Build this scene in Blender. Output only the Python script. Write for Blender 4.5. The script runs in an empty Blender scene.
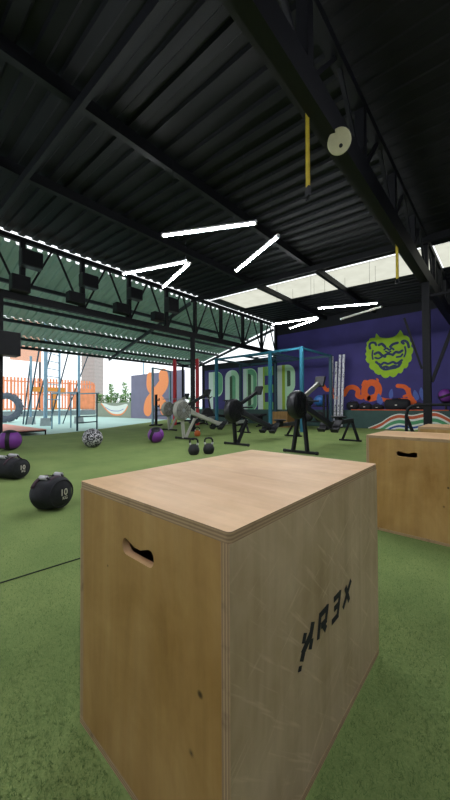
import bpy, bmesh, math, random
from mathutils import Vector, Matrix, Euler, noise as mnoise
random.seed(7)
PI = math.pi
SC = bpy.context.scene
COL = SC.collection

# ------------------------------------------------------------------ colours / materials
def lin(c):
    return c / 12.92 if c <= 0.04045 else ((c + 0.055) / 1.055) ** 2.4
def hx(s):
    s = s.lstrip('#')
    return tuple(lin(int(s[i:i + 2], 16) / 255) for i in (0, 2, 4)) + (1.0,)
def mul(c, k):
    return (c[0] * k, c[1] * k, c[2] * k, 1.0)

class NT:
    def __init__(self, name):
        self.m = bpy.data.materials.new(name)
        self.m.use_nodes = True
        self.t = self.m.node_tree
        self.b = self.t.nodes['Principled BSDF']
        self.out = self.t.nodes['Material Output']
    def n(self, typ, **kw):
        nd = self.t.nodes.new(typ)
        for k, v in kw.items():
            if hasattr(nd, k) and k not in ('Scale',):
                setattr(nd, k, v)
            else:
                nd.inputs[k].default_value = v
        return nd
    def l(self, a, b):
        self.t.links.new(a, b)
    def coords(self, scale=(1, 1, 1), kind='Object', rot=(0, 0, 0)):
        tc = self.n('ShaderNodeTexCoord')
        mp = self.n('ShaderNodeMapping')
        mp.inputs['Scale'].default_value = scale
        mp.inputs['Rotation'].default_value = rot
        self.l(tc.outputs[kind], mp.inputs['Vector'])
        return mp.outputs['Vector']
    def noise(self, vec, scale, detail=4, rough=.55, dist=0):
        nd = self.n('ShaderNodeTexNoise')
        nd.inputs['Scale'].default_value = scale
        nd.inputs['Detail'].default_value = detail
        nd.inputs['Roughness'].default_value = rough
        nd.inputs['Distortion'].default_value = dist
        self.l(vec, nd.inputs['Vector'])
        return nd.outputs['Fac']
    def ramp(self, fac, stops):
        r = self.n('ShaderNodeValToRGB')
        e = r.color_ramp.elements
        while len(e) < len(stops):
            e.new(0.5)
        for i, (p, c) in enumerate(stops):
            e[i].position = p
            e[i].color = c if len(c) == 4 else tuple(c) + (1,)
        self.l(fac, r.inputs['Fac'])
        return r.outputs['Color']
    def mix(self, fac, a, b, mode='MIX'):
        m = self.n('ShaderNodeMix', data_type='RGBA', blend_type=mode)
        for v, s in ((fac, m.inputs[0]), (a, m.inputs[6]), (b, m.inputs[7])):
            if hasattr(v, 'links'):
                self.l(v, s)
            else:
                s.default_value = v
        return m.outputs[2]
    def bump(self, h, strength=.3, dist=.01):
        b = self.n('ShaderNodeBump')
        b.inputs['Strength'].default_value = strength
        b.inputs['Distance'].default_value = dist
        self.l(h, b.inputs['Height'])
        self.l(b.outputs['Normal'], self.b.inputs['Normal'])
    def color(self, c):
        if hasattr(c, 'links'):
            self.l(c, self.b.inputs['Base Color'])
        else:
            self.b.inputs['Base Color'].default_value = c

def mat(name, c, rough=.6, metal=0, var=.18, vs=14, bump=0, spec=.5, sc=(1, 1, 1)):
    t = NT(name)
    v = t.coords(sc)
    f = t.noise(v, vs)
    t.color(t.ramp(f, [(.3, mul(c, 1 - var)), (.7, mul(c, 1 + var))]))
    t.b.inputs['Roughness'].default_value = rough
    t.b.inputs['Metallic'].default_value = metal
    t.b.inputs['Specular IOR Level'].default_value = spec
    if bump:
        t.bump(f, bump, .004)
    return t.m

def wood(name, c_lo, c_mid, c_hi, grain, spots=(), scratch=None, rough=.5):
    """plywood face; grain = axis along which the figure is stretched"""
    t = NT(name)
    s = [9, 9, 9]
    s['XYZ'.index(grain)] = 1.1
    v = t.coords(tuple(s))
    f = t.noise(v, 1.3, 5, .6, 1.4)
    s2 = [70, 70, 70]
    s2['XYZ'.index(grain)] = 3
    f2 = t.noise(t.coords(tuple(s2)), 1, 3, .6)
    f3 = t.noise(t.coords((1, 1, 1)), 4.5, 5, .62, .4)
    c = t.ramp(f, [(.28, c_lo), (.5, c_mid), (.72, c_hi)])
    c = t.mix(.25, c, t.ramp(f2, [(.35, mul(c_mid, .75)), (.65, mul(c_mid, 1.22))]))
    c = t.mix(.5, c, t.ramp(f3, [(.3, c_lo), (.7, c_hi)]))
    if scratch:
        ax, dens = scratch
        sv = [3, 3, 3]
        sv['XYZ'.index(ax)] = 75
        for ang, d_ in ((.75, dens), (-.5, dens + .04)):
            mp = t.n('ShaderNodeMapping')
            mp.inputs['Scale'].default_value = (1, 6, 95)
            t.l(t.coords((1, 1, 1), rot=(ang, 0, 0)), mp.inputs['Vector'])
            f4 = t.noise(mp.outputs['Vector'], 1, 2, .5, .25)
            c = t.mix(t.ramp(f4, [(d_, (0, 0, 0)), (d_ + .14, (.4, .4, .4))]), c, mul(c_hi, 1.2))
    for (x, y, z, r) in spots:
        tc = t.n('ShaderNodeTexCoord')
        d = t.n('ShaderNodeVectorMath', operation='DISTANCE')
        t.l(tc.outputs['Object'], d.inputs[0])
        d.inputs[1].default_value = (x, y, z)
        c = t.mix(t.ramp(d.outputs['Value'], [(r * .5, (.9, .9, .9)), (r * 1.3, (0, 0, 0))]), c, (.012, .009, .006, 1))
    t.color(c)
    t.b.inputs['Roughness'].default_value = rough
    t.b.inputs['Specular IOR Level'].default_value = .35
    t.bump(f2, .08, .002)
    return t.m

def ply_edge(name, axis):
    t = NT(name)
    s = [.0, .0, .0]
    s['XYZ'.index(axis)] = 1
    w = t.n('ShaderNodeTexWave', wave_type='BANDS', bands_direction=axis)
    tc = t.n('ShaderNodeTexCoord')
    t.l(tc.outputs['Object'], w.inputs['Vector'])
    w.inputs['Scale'].default_value = 52
    w.inputs['Distortion'].default_value = .6
    w.inputs['Detail'].default_value = 2
    c = t.ramp(w.outputs['Fac'], [(.2, hx('9b8060')), (.55, hx('b3976f')), (.9, hx('c2a57d'))])
    f = t.noise(t.coords((1, 1, 1)), 25, 4)
    c = t.mix(t.ramp(f, [(.55, (0, 0, 0)), (.75, (.6, .6, .6))]), c, hx('6e5940'))
    t.color(c)
    t.b.inputs['Roughness'].default_value = .7
    return t.m

# ------------------------------------------------------------------ mesh builder
def frame_z(d):
    d = Vector(d).normalized()
    return d.to_track_quat('Z', 'Y').to_matrix()

class MB:
    def __init__(self):
        self.bm = bmesh.new()
        self.mi = 0
    def f(self, vs):
        try:
            fc = self.bm.faces.new(vs)
            fc.material_index = self.mi
            return fc
        except ValueError:
            return None
    def v(self, p):
        return self.bm.verts.new(p)
    def box(self, x0, x1, y0, y1, z0, z1, M=None):
        ps = [(x, y, z) for z in (z0, z1) for y in (y0, y1) for x in (x0, x1)]
        vs = [self.v((M @ Vector(p)) if M else p) for p in ps]
        for q in ((0, 2, 3, 1), (4, 5, 7, 6), (0, 1, 5, 4), (2, 6, 7, 3), (0, 4, 6, 2), (1, 3, 7, 5)):
            self.f([vs[i] for i in q])
        return self
    def bar(self, p, q, w, h=None, roll=0):
        """rectangular bar from p to q"""
        p, q = Vector(p), Vector(q)
        d = q - p
        h = h or w
        z = d.normalized()
        up = Vector((0, 0, 1)) if abs(z.z) < .95 else Vector((0, 1, 0))
        x = up.cross(z).normalized()
        y = z.cross(x)
        M = Matrix((x, y, z)).transposed().to_4x4()
        M.translation = p
        M = M @ Matrix.Rotation(roll, 4, 'Z')
        return self.box(-w / 2, w / 2, -h / 2, h / 2, 0, d.length, M)
    def tube(self, pts, r, seg=10, caps=True, closed=False):
        pts = [Vector(p) for p in pts]
        n = len(pts)
        rs = r if isinstance(r, (list, tuple)) else [r] * n
        rings = []
        prev = None
        for i, p in enumerate(pts):
            if closed:
                d = (pts[(i + 1) % n] - pts[i - 1]).normalized()
            elif i == 0:
                d = (pts[1] - p).normalized()
            elif i == n - 1:
                d = (p - pts[i - 1]).normalized()
            else:
                d = ((pts[i + 1] - p).normalized() + (p - pts[i - 1]).normalized()).normalized()
            if prev is None:
                a = Vector((0, 0, 1)) if abs(d.z) < .9 else Vector((1, 0, 0))
                u = a.cross(d).normalized()
            else:
                u = (prev - d * prev.dot(d)).normalized()
            prev = u
            w = d.cross(u)
            rings.append([self.v(p + (u * math.cos(t) + w * math.sin(t)) * rs[i]) for t in [2 * PI * k / seg for k in range(seg)]])
        for i in range(n if closed else n - 1):
            a, b = rings[i], rings[(i + 1) % n]
            for k in range(seg):
                self.f([a[k], a[(k + 1) % seg], b[(k + 1) % seg], b[k]])
        if caps and not closed:
            self.f(rings[0][::-1])
            self.f(rings[-1])
        return self
    def cyl(self, p, q, r, r2=None, seg=16):
        return self.tube([p, q], [r, r if r2 is None else r2], seg)
    def lathe(self, prof, seg=24, M=None, closed=False):
        """profile of (radius, z) revolved about local Z"""
        M = M or Matrix.Identity(4)
        rings = []
        for (r, z) in prof:
            if r < 1e-6:
                rings.append([self.v(M @ Vector((0, 0, z)))])
            else:
                rings.append([self.v(M @ Vector((r * math.cos(2 * PI * k / seg), r * math.sin(2 * PI * k / seg), z))) for k in range(seg)])
        m = len(rings)
        for i in range(m if closed else m - 1):
            a, b = rings[i], rings[(i + 1) % m]
            for k in range(seg):
                if len(a) == 1 and len(b) == 1:
                    continue
                if len(a) == 1:
                    self.f([a[0], b[(k + 1) % seg], b[k]])
                elif len(b) == 1:
                    self.f([a[k], a[(k + 1) % seg], b[0]])
                else:
                    self.f([a[k], a[(k + 1) % seg], b[(k + 1) % seg], b[k]])
        return self
    def ball(self, c, r, s=(1, 1, 1), seg=24, rings=14):
        M = Matrix.Translation(c) @ Matrix.Diagonal((s[0], s[1], s[2], 1))
        return self.lathe([(r * math.sin(PI * i / rings), -r * math.cos(PI * i / rings)) for i in range(rings + 1)], seg, M)
    def ribbon(self, pts, w, fn, caps=True, solid=False):
        """flat painted stroke: 2D centre line, width w, fn maps (a,b) to 3D"""
        P = smooth2(pts)
        L, R = [], []
        n = len(P)
        for i in range(n):
            a = P[max(0, i - 1)]
            b = P[min(n - 1, i + 1)]
            dx, dy = b[0] - a[0], b[1] - a[1]
            l = math.hypot(dx, dy) or 1
            nx, ny = -dy / l * w / 2, dx / l * w / 2
            L.append((P[i][0] + nx, P[i][1] + ny))
            R.append((P[i][0] - nx, P[i][1] - ny))
        def arc(c, a0, sgn):
            return [(c[0] + w / 2 * math.cos(a0 + sgn * PI * k / 8), c[1] + w / 2 * math.sin(a0 + sgn * PI * k / 8)) for k in range(1, 8)]
        e = P[-1]
        ae = math.atan2(L[-1][1] - e[1], L[-1][0] - e[0])
        s = P[0]
        as_ = math.atan2(R[0][1] - s[1], R[0][0] - s[0])
        loop = L + (arc(e, ae, -1) if caps else []) + R[::-1] + (arc(s, as_, -1) if caps else [])
        if solid:
            self.f([self.v(fn(*p)) for p in loop])
        else:
            lv = [self.v(fn(*p)) for p in L]
            rv = [self.v(fn(*p)) for p in R]
            for i in range(n - 1):
                self.f([lv[i], rv[i], rv[i + 1], lv[i + 1]])
            if caps:
                self.f([self.v(fn(*p)) for p in [R[-1]] + arc(e, ae, -1)[::-1] + [L[-1]]])
                self.f([self.v(fn(*p)) for p in [L[0]] + arc(s, as_, -1)[::-1] + [R[0]]])
        return self
    def build(self, name, m, parent=None, smooth=40, bevel=0, loc=None, rot=None, recalc=True):
        bm = self.bm
        if recalc:
            bmesh.ops.recalc_face_normals(bm, faces=bm.faces)
        if smooth:
            a = math.radians(smooth)
            for f in bm.faces:
                f.smooth = True
            for e in bm.edges:
                if len(e.link_faces) == 2:
                    if e.calc_face_angle(0) > a:
                        e.smooth = False
        me = bpy.data.meshes.new(name)
        bm.to_mesh(me)
        bm.free()
        for x in (m if isinstance(m, (list, tuple)) else [m]):
            me.materials.append(x)
        o = bpy.data.objects.new(name, me)
        COL.objects.link(o)
        if parent:
            o.parent = parent
        if loc:
            o.location = loc
        if rot:
            o.rotation_euler = rot
        if bevel:
            b = o.modifiers.new('bevel', 'BEVEL')
            b.width = bevel
            b.segments = 2
            b.limit_method = 'ANGLE'
            b.angle_limit = math.radians(50)
            b.harden_normals = False
        return o

def smooth2(pts, k=5):
    if len(pts) < 3:
        return list(pts)
    P = [pts[0]] + list(pts) + [pts[-1]]
    out = []
    for i in range(1, len(P) - 2):
        p0, p1, p2, p3 = P[i - 1:i + 3]
        for j in range(k):
            t = j / k
            out.append(tuple(.5 * (2 * p1[d] + (p2[d] - p0[d]) * t + (2 * p0[d] - 5 * p1[d] + 4 * p2[d] - p3[d]) * t * t + (3 * p1[d] - p0[d] - 3 * p2[d] + p3[d]) * t ** 3) for d in (0, 1)))
    out.append(pts[-1])
    return out

def smooth_closed(pts, k=4):
    n = len(pts)
    out = []
    for i in range(n):
        p0, p1, p2, p3 = pts[i - 1], pts[i], pts[(i + 1) % n], pts[(i + 2) % n]
        for j in range(k):
            t = j / k
            out.append(tuple(.5 * (2 * p1[d] + (p2[d] - p0[d]) * t + (2 * p0[d] - 5 * p1[d] + 4 * p2[d] - p3[d]) * t * t + (3 * p1[d] - p0[d] - 3 * p2[d] + p3[d]) * t ** 3) for d in (0, 1)))
    return out

def shape2d(name, loops, depth, m, parent=None, M=None):
    """filled 2D outline (with holes), extruded by depth; local XY -> M"""
    cu = bpy.data.curves.new(name, 'CURVE')
    cu.dimensions = '2D'
    cu.fill_mode = 'BOTH'
    cu.extrude = depth / 2
    for lp in loops:
        sp = cu.splines.new('POLY')
        sp.points.add(len(lp) - 1)
        for p, q in zip(sp.points, lp):
            p.co = (q[0], q[1], 0, 1)
        sp.use_cyclic_u = True
    tmp = bpy.data.objects.new('tmp', cu)
    COL.objects.link(tmp)
    dg = bpy.context.evaluated_depsgraph_get()
    me = bpy.data.meshes.new_from_object(tmp.evaluated_get(dg))
    bpy.data.objects.remove(tmp)
    bpy.data.curves.remove(cu)
    me.name = name
    if M:
        me.transform(M)
    me.materials.clear()
    for x in (m if isinstance(m, (list, tuple)) else [m]):
        me.materials.append(x)
    o = bpy.data.objects.new(name, me)
    COL.objects.link(o)
    if parent:
        o.parent = parent
    return o

def rrect(x0, x1, y0, y1, r, n=6):
    out = []
    for cx, cy, a in ((x1 - r, y1 - r, 0), (x0 + r, y1 - r, 90), (x0 + r, y0 + r, 180), (x1 - r, y0 + r, 270)):
        for k in range(n + 1):
            t = math.radians(a + 90 * k / n)
            out.append((cx + r * math.cos(t), cy + r * math.sin(t)))
    return out

# ------------------------------------------------------------------ scene graph
def tag(o, label, cat, group=None, kind=None):
    o['label'] = label
    o['category'] = cat
    if group:
        o['group'] = group
    if kind:
        o['kind'] = kind
    return o
def thing(name, label, cat, loc=(0, 0, 0), rz=0, group=None):
    o = bpy.data.objects.new(name, None)
    o.empty_display_size = .1
    COL.objects.link(o)
    o.location = loc
    o.rotation_euler = (0, 0, rz)
    return tag(o, label, cat, group)
def struct(o):
    o['kind'] = 'structure'
    return o
def dup(root, loc, rz, label, group=None):
    r = root.copy()
    COL.objects.link(r)
    r.location = loc
    r.rotation_euler = (0, 0, rz)
    r['label'] = label
    if group:
        r['group'] = group
    for ch in list(root.children):
        c = ch.copy()
        COL.objects.link(c)
        c.parent = r
        for g in list(ch.children):
            d = g.copy()
            COL.objects.link(d)
            d.parent = c
    return r
LED_STRENGTH = 172.0
SKY_STRENGTH = 1.6
EXPOSURE = 0.0
# ------------------------------------------------------------------ materials
def turf_mat():
    t = NT('turf')
    v = t.coords()
    f1 = t.noise(v, 90, 5, .7)
    f2 = t.noise(v, 2.2, 4, .6)
    f3 = t.noise(v, 260, 3, .6)
    c = t.ramp(f1, [(.25, hx('68794a')), (.5, hx('70834b')), (.75, hx('85955d'))])
    c = t.mix(.35, c, t.ramp(f3, [(.35, hx('5f7544')), (.65, hx('8a9d66'))]))
    c = t.mix(.4, c, t.ramp(f2, [(.35, hx('637a45')), (.65, hx('849457'))]))
    t.color(c)
    t.b.inputs['Roughness'].default_value = .9
    t.b.inputs['Specular IOR Level'].default_value = .1
    t.bump(f1, .3, .006)
    return t.m
TURF = turf_mat()
def blade_mat():
    t = NT('turf_blade')
    v = t.coords()
    f1 = t.noise(v, 60, 3, .7)
    c = t.ramp(f1, [(.3, hx('4c6436')), (.5, hx('5f7842')), (.7, hx('748c52'))])  # darker than the base turf: shade of the near floor put into colour
    t.color(c)
    t.b.inputs['Roughness'].default_value = .75
    t.b.inputs['Specular IOR Level'].default_value = .15
    up = t.n('ShaderNodeCombineXYZ')
    up.inputs[2].default_value = 1
    t.l(up.outputs[0], t.b.inputs['Normal'])
    return t.m
BLADE = blade_mat()
COURT = mat('painted_court', hx('a9cfc6'), .7, var=.12, vs=.35)
CURB = mat('grey_kerb', hx('7d8a8e'), .8)
WALLP = mat('purple_paint', hx('3d3678'), .75, var=.14, vs=1.6, bump=.05)
WALLB = mat('black_paint', hx('15161c'), .8, var=.2, vs=3)
LEDGE = mat('dark_green_paint', hx('34504c'), .7, var=.12, vs=4)
ORANGE = mat('orange_paint', hx('e8641f'), .7, var=.06)
ORANGE_R = mat('orange_red_paint', hx('c65a36'), .7, var=.08)
LIME = mat('lime_paint', hx('9cc41f'), .7, var=.08, vs=6)
NAVY = mat('navy_paint', hx('26345e'), .7, var=.1)
MINT = mat('mint_paint', hx('c4ecc8'), .7, var=.06, vs=3)
PALE = mat('pale_mint_paint', hx('e4f6ec'), .7, var=.04, vs=3)
MIDG = mat('mid_green_paint', hx('70b489'), .7, var=.1, vs=3)
DARKG = mat('olive_green_paint', hx('3c5a3e'), .7, var=.1, vs=3)
LGREEN = mat('leaf_green_paint', hx('86c274'), .7, var=.06, vs=3)
YELG = mat('yellow_green_paint', hx('a6c63a'), .7, var=.06, vs=3)
SKYBL = mat('slate_blue_paint', hx('5268b4'), .7, var=.1)
WHITEP = mat('white_paint', hx('dfe4dc'), .7, var=.05)
GREENP = mat('green_paint', hx('4f9a6a'), .7, var=.08)
BLUEP = mat('blue_paint', hx('2f4f9a'), .7, var=.08)
GREYW = mat('grey_violet_paint', hx('77748a'), .8, var=.06, vs=2)
OLIVEW = mat('olive_grey_paint', hx('8d9484'), .8, var=.08, vs=2)
PEACH = mat('peach_paint', hx('f2925a'), .7, var=.05)
STEEL = mat('black_steel', hx('131418'), .6, 0, var=.15, vs=9, spec=.3)
STEELG = mat('dark_grey_steel', hx('34363d'), .5, .2, var=.15, vs=9)
ROOFM = mat('dark_roof_sheet', hx('0f1115'), .65, 0, var=.22, vs=1.8, spec=.3)
ROOFDK = mat('near_black_roof', hx('070708'), .85, var=.25, vs=1.2)  # right part of the ceiling, darker than the main roof sheet
def green_roof():
    t = NT('green_roof_sheet')
    f = t.noise(t.coords((.6, 3, 1)), 1.5, 4, .6)
    c = t.ramp(f, [(.3, hx('a3b8ae')), (.7, hx('c2d0c9'))])
    t.color(c)
    t.b.inputs['Roughness'].default_value = .55
    tr = t.n('ShaderNodeBsdfTranslucent')
    tr.inputs['Color'].default_value = hx('a6bcb0')
    mx = t.n('ShaderNodeMixShader')
    mx.inputs[0].default_value = .38
    t.l(t.b.outputs[0], mx.inputs[1])
    t.l(tr.outputs[0], mx.inputs[2])
    t.l(mx.outputs[0], t.out.inputs['Surface'])
    return t.m
GROOF = green_roof()
def skylight_mat():
    t = NT('translucent_skylight')
    f = t.noise(t.coords(), 4, 3, .5)
    tr = t.n('ShaderNodeBsdfTranslucent')
    t.l(t.ramp(f, [(.3, (.66, .65, .58, 1)), (.7, (.72, .71, .64, 1))]), tr.inputs['Color'])
    tp = t.n('ShaderNodeBsdfTransparent')
    tp.inputs['Color'].default_value = (.9, .9, .85, 1)
    mx = t.n('ShaderNodeMixShader')
    mx.inputs[0].default_value = .14
    t.l(tr.outputs[0], mx.inputs[1])
    t.l(tp.outputs[0], mx.inputs[2])
    t.l(mx.outputs[0], t.out.inputs['Surface'])
    return t.m
SKYL = skylight_mat()
def emit(name, c, s):
    t = NT(name)
    t.b.inputs['Base Color'].default_value = (.8, .8, .8, 1)
    t.b.inputs['Emission Color'].default_value = c
    t.b.inputs['Emission Strength'].default_value = s
    return t.m
LEDM = emit('led_diffuser', (.93, .95, 1, 1), LED_STRENGTH)
LEDOFF = mat('led_diffuser_off', hx('8d8a80'), .5, var=.04)
RUB = mat('black_rubber', hx('1d1e21'), .75, var=.2, vs=20)
BLKP = mat('black_plastic', hx('1a1b1f'), .45, var=.15, vs=12)
BLKF = mat('black_fabric', hx('202126'), .85, var=.25, vs=30, bump=.2)
GREYP = mat('light_grey_plastic', hx('a5a59a'), .5, var=.06)
CHROME = mat('bare_metal', hx('b4b6b8'), .35, .7, var=.08)
GRIP = mat('white_grip', hx('c9c7ca'), .6, var=.06)
MAROON = mat('maroon_webbing', hx('3c2430'), .8, var=.2)
WHITEINK = mat('white_print', hx('cfc9bd'), .7, var=.05)
TEAL = mat('teal_steel', hx('22677d'), .5, .1, var=.1, vs=5)
REDS = mat('red_steel', hx('d02a36'), .45, .1, var=.1, vs=5)
BLUEG = mat('blue_grey_steel', hx('86aabf'), .55, .1, var=.1, vs=5)
DTEAL = mat('dark_teal_steel', hx('2c4a58'), .55, .1, var=.1, vs=5)
YEL = mat('yellow_webbing', hx('b09a1e'), .7, var=.15, vs=30)
CREAM = mat('cream_wood', hx('b9b592'), .6, var=.08)
PURB = mat('purple_rubber', hx('6b2a86'), .5, var=.12, vs=8)
BLUEB = mat('blue_rubber', hx('2a5f9e'), .45, var=.1)
PINK = mat('salmon_boards', hx('e39a88'), .7, var=.1, vs=6)
TYRE = mat('worn_tyre_rubber', hx('59606c'), .85, var=.2, vs=8, bump=.3)
CONC = mat('concrete', hx('a3abae'), .9, var=.12, vs=10)
BRICKT = mat('grey_brick', hx('b9a9a6'), .85, var=.1, vs=12)
LEAF = mat('leaves', hx('7fa667'), .7, var=.3, vs=8)
BARK = mat('bark', hx('8a7a62'), .9)
FENCE = mat('orange_slats', hx('f09468'), .65, var=.1, vs=3)
AMBER = mat('amber_steel', hx('d98a35'), .6, var=.1)
KBRED = mat('orange_kettlebell', hx('c9642a'), .5, var=.1)
def speckle():
    t = NT('speckled_rubber')
    v = t.coords()
    f = t.noise(v, 30, 2, .6, 1.2)
    t.color(t.ramp(f, [(.5, hx('1c1d22')), (.56, hx('d8d6da'))]))
    t.b.inputs['Roughness'].default_value = .6
    return t.m
SPECK = speckle()
def pipe_mat():
    t = NT('marked_white_pipe')
    f = t.noise(t.coords((12, 12, 9)), 2.2, 2, .6, .8)
    t.color(t.ramp(f, [(.56, hx('d6d6de')), (.62, hx('3b3a48'))]))
    t.b.inputs['Roughness'].default_value = .4
    return t.m
PIPE = pipe_mat()

# ------------------------------------------------------------------ setting: ground, floor, walls
gz = MB()
gz.box(-90, 40, -60, 90, -.35, -.03)
struct(gz.build('ground', COURT))
EDGE = [(6, -6), (-9.2, -6), (-9.4, 1.5), (-9.6, 3.2), (-10.0, 4.6), (-10.8, 6.0), (-11.6, 7.2), (-12.6, 8.9), (-13.6, 10.4), (-14.4, 11.5), (6, 11.5)]
struct(shape2d('floor', [EDGE], .06, TURF, None, Matrix.Translation((0, 0, -.03))))
m = MB()
m.bar((-1.66, .93, 0.001), (-1.73, .36, 0.001), .007, .006)
m.bar((-1.73, .36, 0.001), (-1.78, -.3, 0.001), .01, .006)
struct(m.build('trim_1', mat('turf_seam', hx('1c2a16'), .9)))

# rear wall in three lengths: tall under the roof, lower beyond the truss, and the free standing panel
m = MB()
m.mi = 0
m.box(-7.35, 3.5, 11.5, 11.7, 0, 3.72)
m.mi = 1
m.box(-7.35, 3.5, 11.5, 11.7, 3.72, 4.3)
m.mi = 0
m.box(-11.75, -7.35, 11.5, 11.7, 0, 2.55)
m.mi = 1
m.box(-11.75, -7.35, 11.5, 11.7, 2.55, 2.85)
struct(m.build('wall_rear', [WALLP, WALLB]))
m = MB()
m.box(3.5, 3.7, -4, 11.7, 0, 4.2)
struct(m.build('wall_right', WALLP))
m = MB()
m.box(-7.3, 3.7, -4.2, -4, 0, 4.25)
struct(m.build('wall_back_added', WALLP))  # unseen wall, added to cut the light coming from behind
m = MB()
m.box(-11.6, 3.5, 11.0, 11.5, 0, .6)
struct(m.build('wall_ledge', LEDGE))
m = MB()
m.box(-3.95, -1.2, 10.985, 11.04, .6, .63)
struct(m.build('trim_2', ORANGE_R))
m = MB()
m.box(-18.4, -13.3, 11.5, 11.7, -.05, 2.75)
struct(m.build('wall_yard', GREYW))
m = MB()
m.box(-22.9, -18.4, 11.48, 11.68, -.05, 1.0)
struct(m.build('wall_yard_low', OLIVEW))

# ------------------------------------------------------------------ roof
def RZ(x):
    return 4.25 - .045 * (x + 7.3)
def GZ(x):
    return 4.11 + .262 * (x + 7.45)
def corr(name, x0, x1, y0, y1, fz, pitch, amp, m, th=.004, frac=.5, nx=1):
    b = MB()
    ys = []
    y = y0
    prof = [(0, 0), (frac * .76, 0), (frac, 1), (.94, 1)]
    while y < y1:
        for (t, a) in prof:
            if y + t * pitch <= y1:
                ys.append((y + t * pitch, a * amp))
        y += pitch
    ys.append((y1, ys[-1][1]))
    rows = []
    for i in range(nx + 1):
        x = x0 + (x1 - x0) * i / nx
        rows.append([b.v((x, yy, fz(x) + a)) for yy, a in ys])
    for i in range(nx):
        for k in range(len(ys) - 1):
            b.f([rows[i][k], rows[i + 1][k], rows[i + 1][k + 1], rows[i][k + 1]])
    o = b.build(name, m, smooth=0)
    s = o.modifiers.new('thickness', 'SOLIDIFY')
    s.thickness = th
    return struct(o)
corr('ceiling', -7.3, -1.06, -4, 7.5, RZ, .25, .04, ROOFM)
corr('ceiling', -1.06, 3.5, -4, 7.5, RZ, .25, .012, ROOFDK)
corr('ceiling', -7.3, 3.5, 8.86, 11.5, RZ, .25, .04, ROOFM)
m = MB()
for (x0, x1) in ((-7.3, -6.85),):
    m.bm.faces.new([m.v((x0, 7.5, RZ(x0))), m.v((x1, 7.5, RZ(x1))), m.v((x1, 8.86, RZ(x1))), m.v((x0, 8.86, RZ(x0)))])
struct(m.build('ceiling', ROOFM))
for i, (x0, x1) in enumerate(((-6.85, -5.07), (-4.99, -3.34), (-3.26, -1.1), (-1.02, 1.2), (1.28, 3.5))):
    m = MB()
    m.box(x0, x1, 7.5, 8.86, 0, .006)
    for v in m.bm.verts:
        v.co.z += RZ(v.co.x)
    struct(m.build('window_%d' % (i + 1), SKYL))
# translucent green canopy over the open side, in three courses
corr('ceiling', -10.53, -7.45, -4, 11.45, GZ, .2, .055, GROOF)
corr('ceiling', -11.62, -10.57, -4, 11.45, GZ, .2, .055, GROOF)
corr('ceiling', -12.35, -11.67, -4, 11.45, GZ, .2, .055, GROOF)
tn = [2]
def trim(b, mt, **k):
    tn[0] += 1
    return struct(b.build('trim_%d' % tn[0], mt, **k))
# purlins, each its own length of steel
for x in (-5.03, -3.3, 1.24):
    m = MB()
    m.box(x - .04, x + .04, -4, 11.5, RZ(x) - .15, RZ(x) - .005)
    trim(m, STEEL)
for x in (-8.7, -9.7, -10.55, -11.65, -12.3):
    m = MB()
    m.box(x - .035, x + .035, -4, 11.45, GZ(x) - .1, GZ(x) - .012)
    trim(m, STEELG)
# rafters
for y in (-3.6, 1.4, 6.6):
    m = MB()
    m.bar((-7.2, y, RZ(-7.2) - .22), (-1.06, y, RZ(-1.06) - .22), .05, .12)
    trim(m, STEEL)
    m = MB()
    m.bar((-1.06, y, RZ(-1.06) - .22), (3.5, y, RZ(3.5) - .22), .08, .12)
    trim(m, STEEL)
for y in (1.65, 6.65, 11.38):
    m = MB()
    m.bar((-7.3, y, GZ(-7.45) - .14), (-12.3, y, GZ(-12.3) - .14), .06, .1)
    trim(m, STEELG)

# trusses
def truss(X, zb, zt, y0, nodes, y1, deep):
    b = MB()
    b.bar((X, y0, zb), (X, y1, zb), .1, deep)
    b.bar((X, y0, zt), (X, y1, zt), .1, .09)
    b.bar((X - .12, y0, zb + .02), (X - .12, y1, zb + .02), .05, .05)
    trim(b, STEEL)
    for i, y in enumerate(nodes):
        b = MB()
        b.bar((X, y, zb), (X, y, zt), .09, .09)
        if i < len(nodes) - 1:
            yn = nodes[i + 1]
            ym = (y + yn) / 2
            b.bar((X, y + .04, zb + .04), (X, ym - .05, zt - .03), .035, .035)
            b.bar((X, ym + .05, zt - .03), (X, yn - .04, zb + .04), .035, .035)
        trim(b, STEEL)
truss(-7.2, 2.96, 4.12, -4, [-3.96, -2.76, -1.56, -.36, .84, 2.04, 3.24, 4.44, 5.64, 6.75, 7.95, 9.15, 10.35, 11.4], 11.45, .15)
truss(-1.06, 3.15, 3.82, -4, [-3.9, -2.7, -1.5, -.3, .9, 2.1, 3.3, 4.5, 5.7, 6.8, 7.6, 8.4, 9.2, 10.0, 10.8, 11.4], 11.45, .24)
# columns
def column(x, y, z, w=.14):
    b = MB()
    b.box(x - w / 2, x + w / 2, y - w / 2, y + w / 2, 0, z)
    b.box(x - .13, x + .13, y - .13, y + .13, 0, .012)
    return b
for y in (-3.3, 1.66, 6.65, 11.3):
    trim(column(-7.2, y, 2.92 if y < 11 else 2.9, .105), STEEL)
for y in (-3.3,):
    trim(column(-1.06, y, 3.03, .15), STEEL)
b = column(-1.06, 6.8, 3.04, .12)
b.bar((-1.14, 6.8, 1.45), (-1.42, 6.8, 2.45), .035, .035)
b.bar((-.99, 6.8, 1.2), (-.62, 6.8, 2.3), .05, .05)
b.bar((-1.06, 6.8, 2.78), (3.4, 6.8, 2.78), .04, .04)
trim(b, STEEL)
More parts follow.
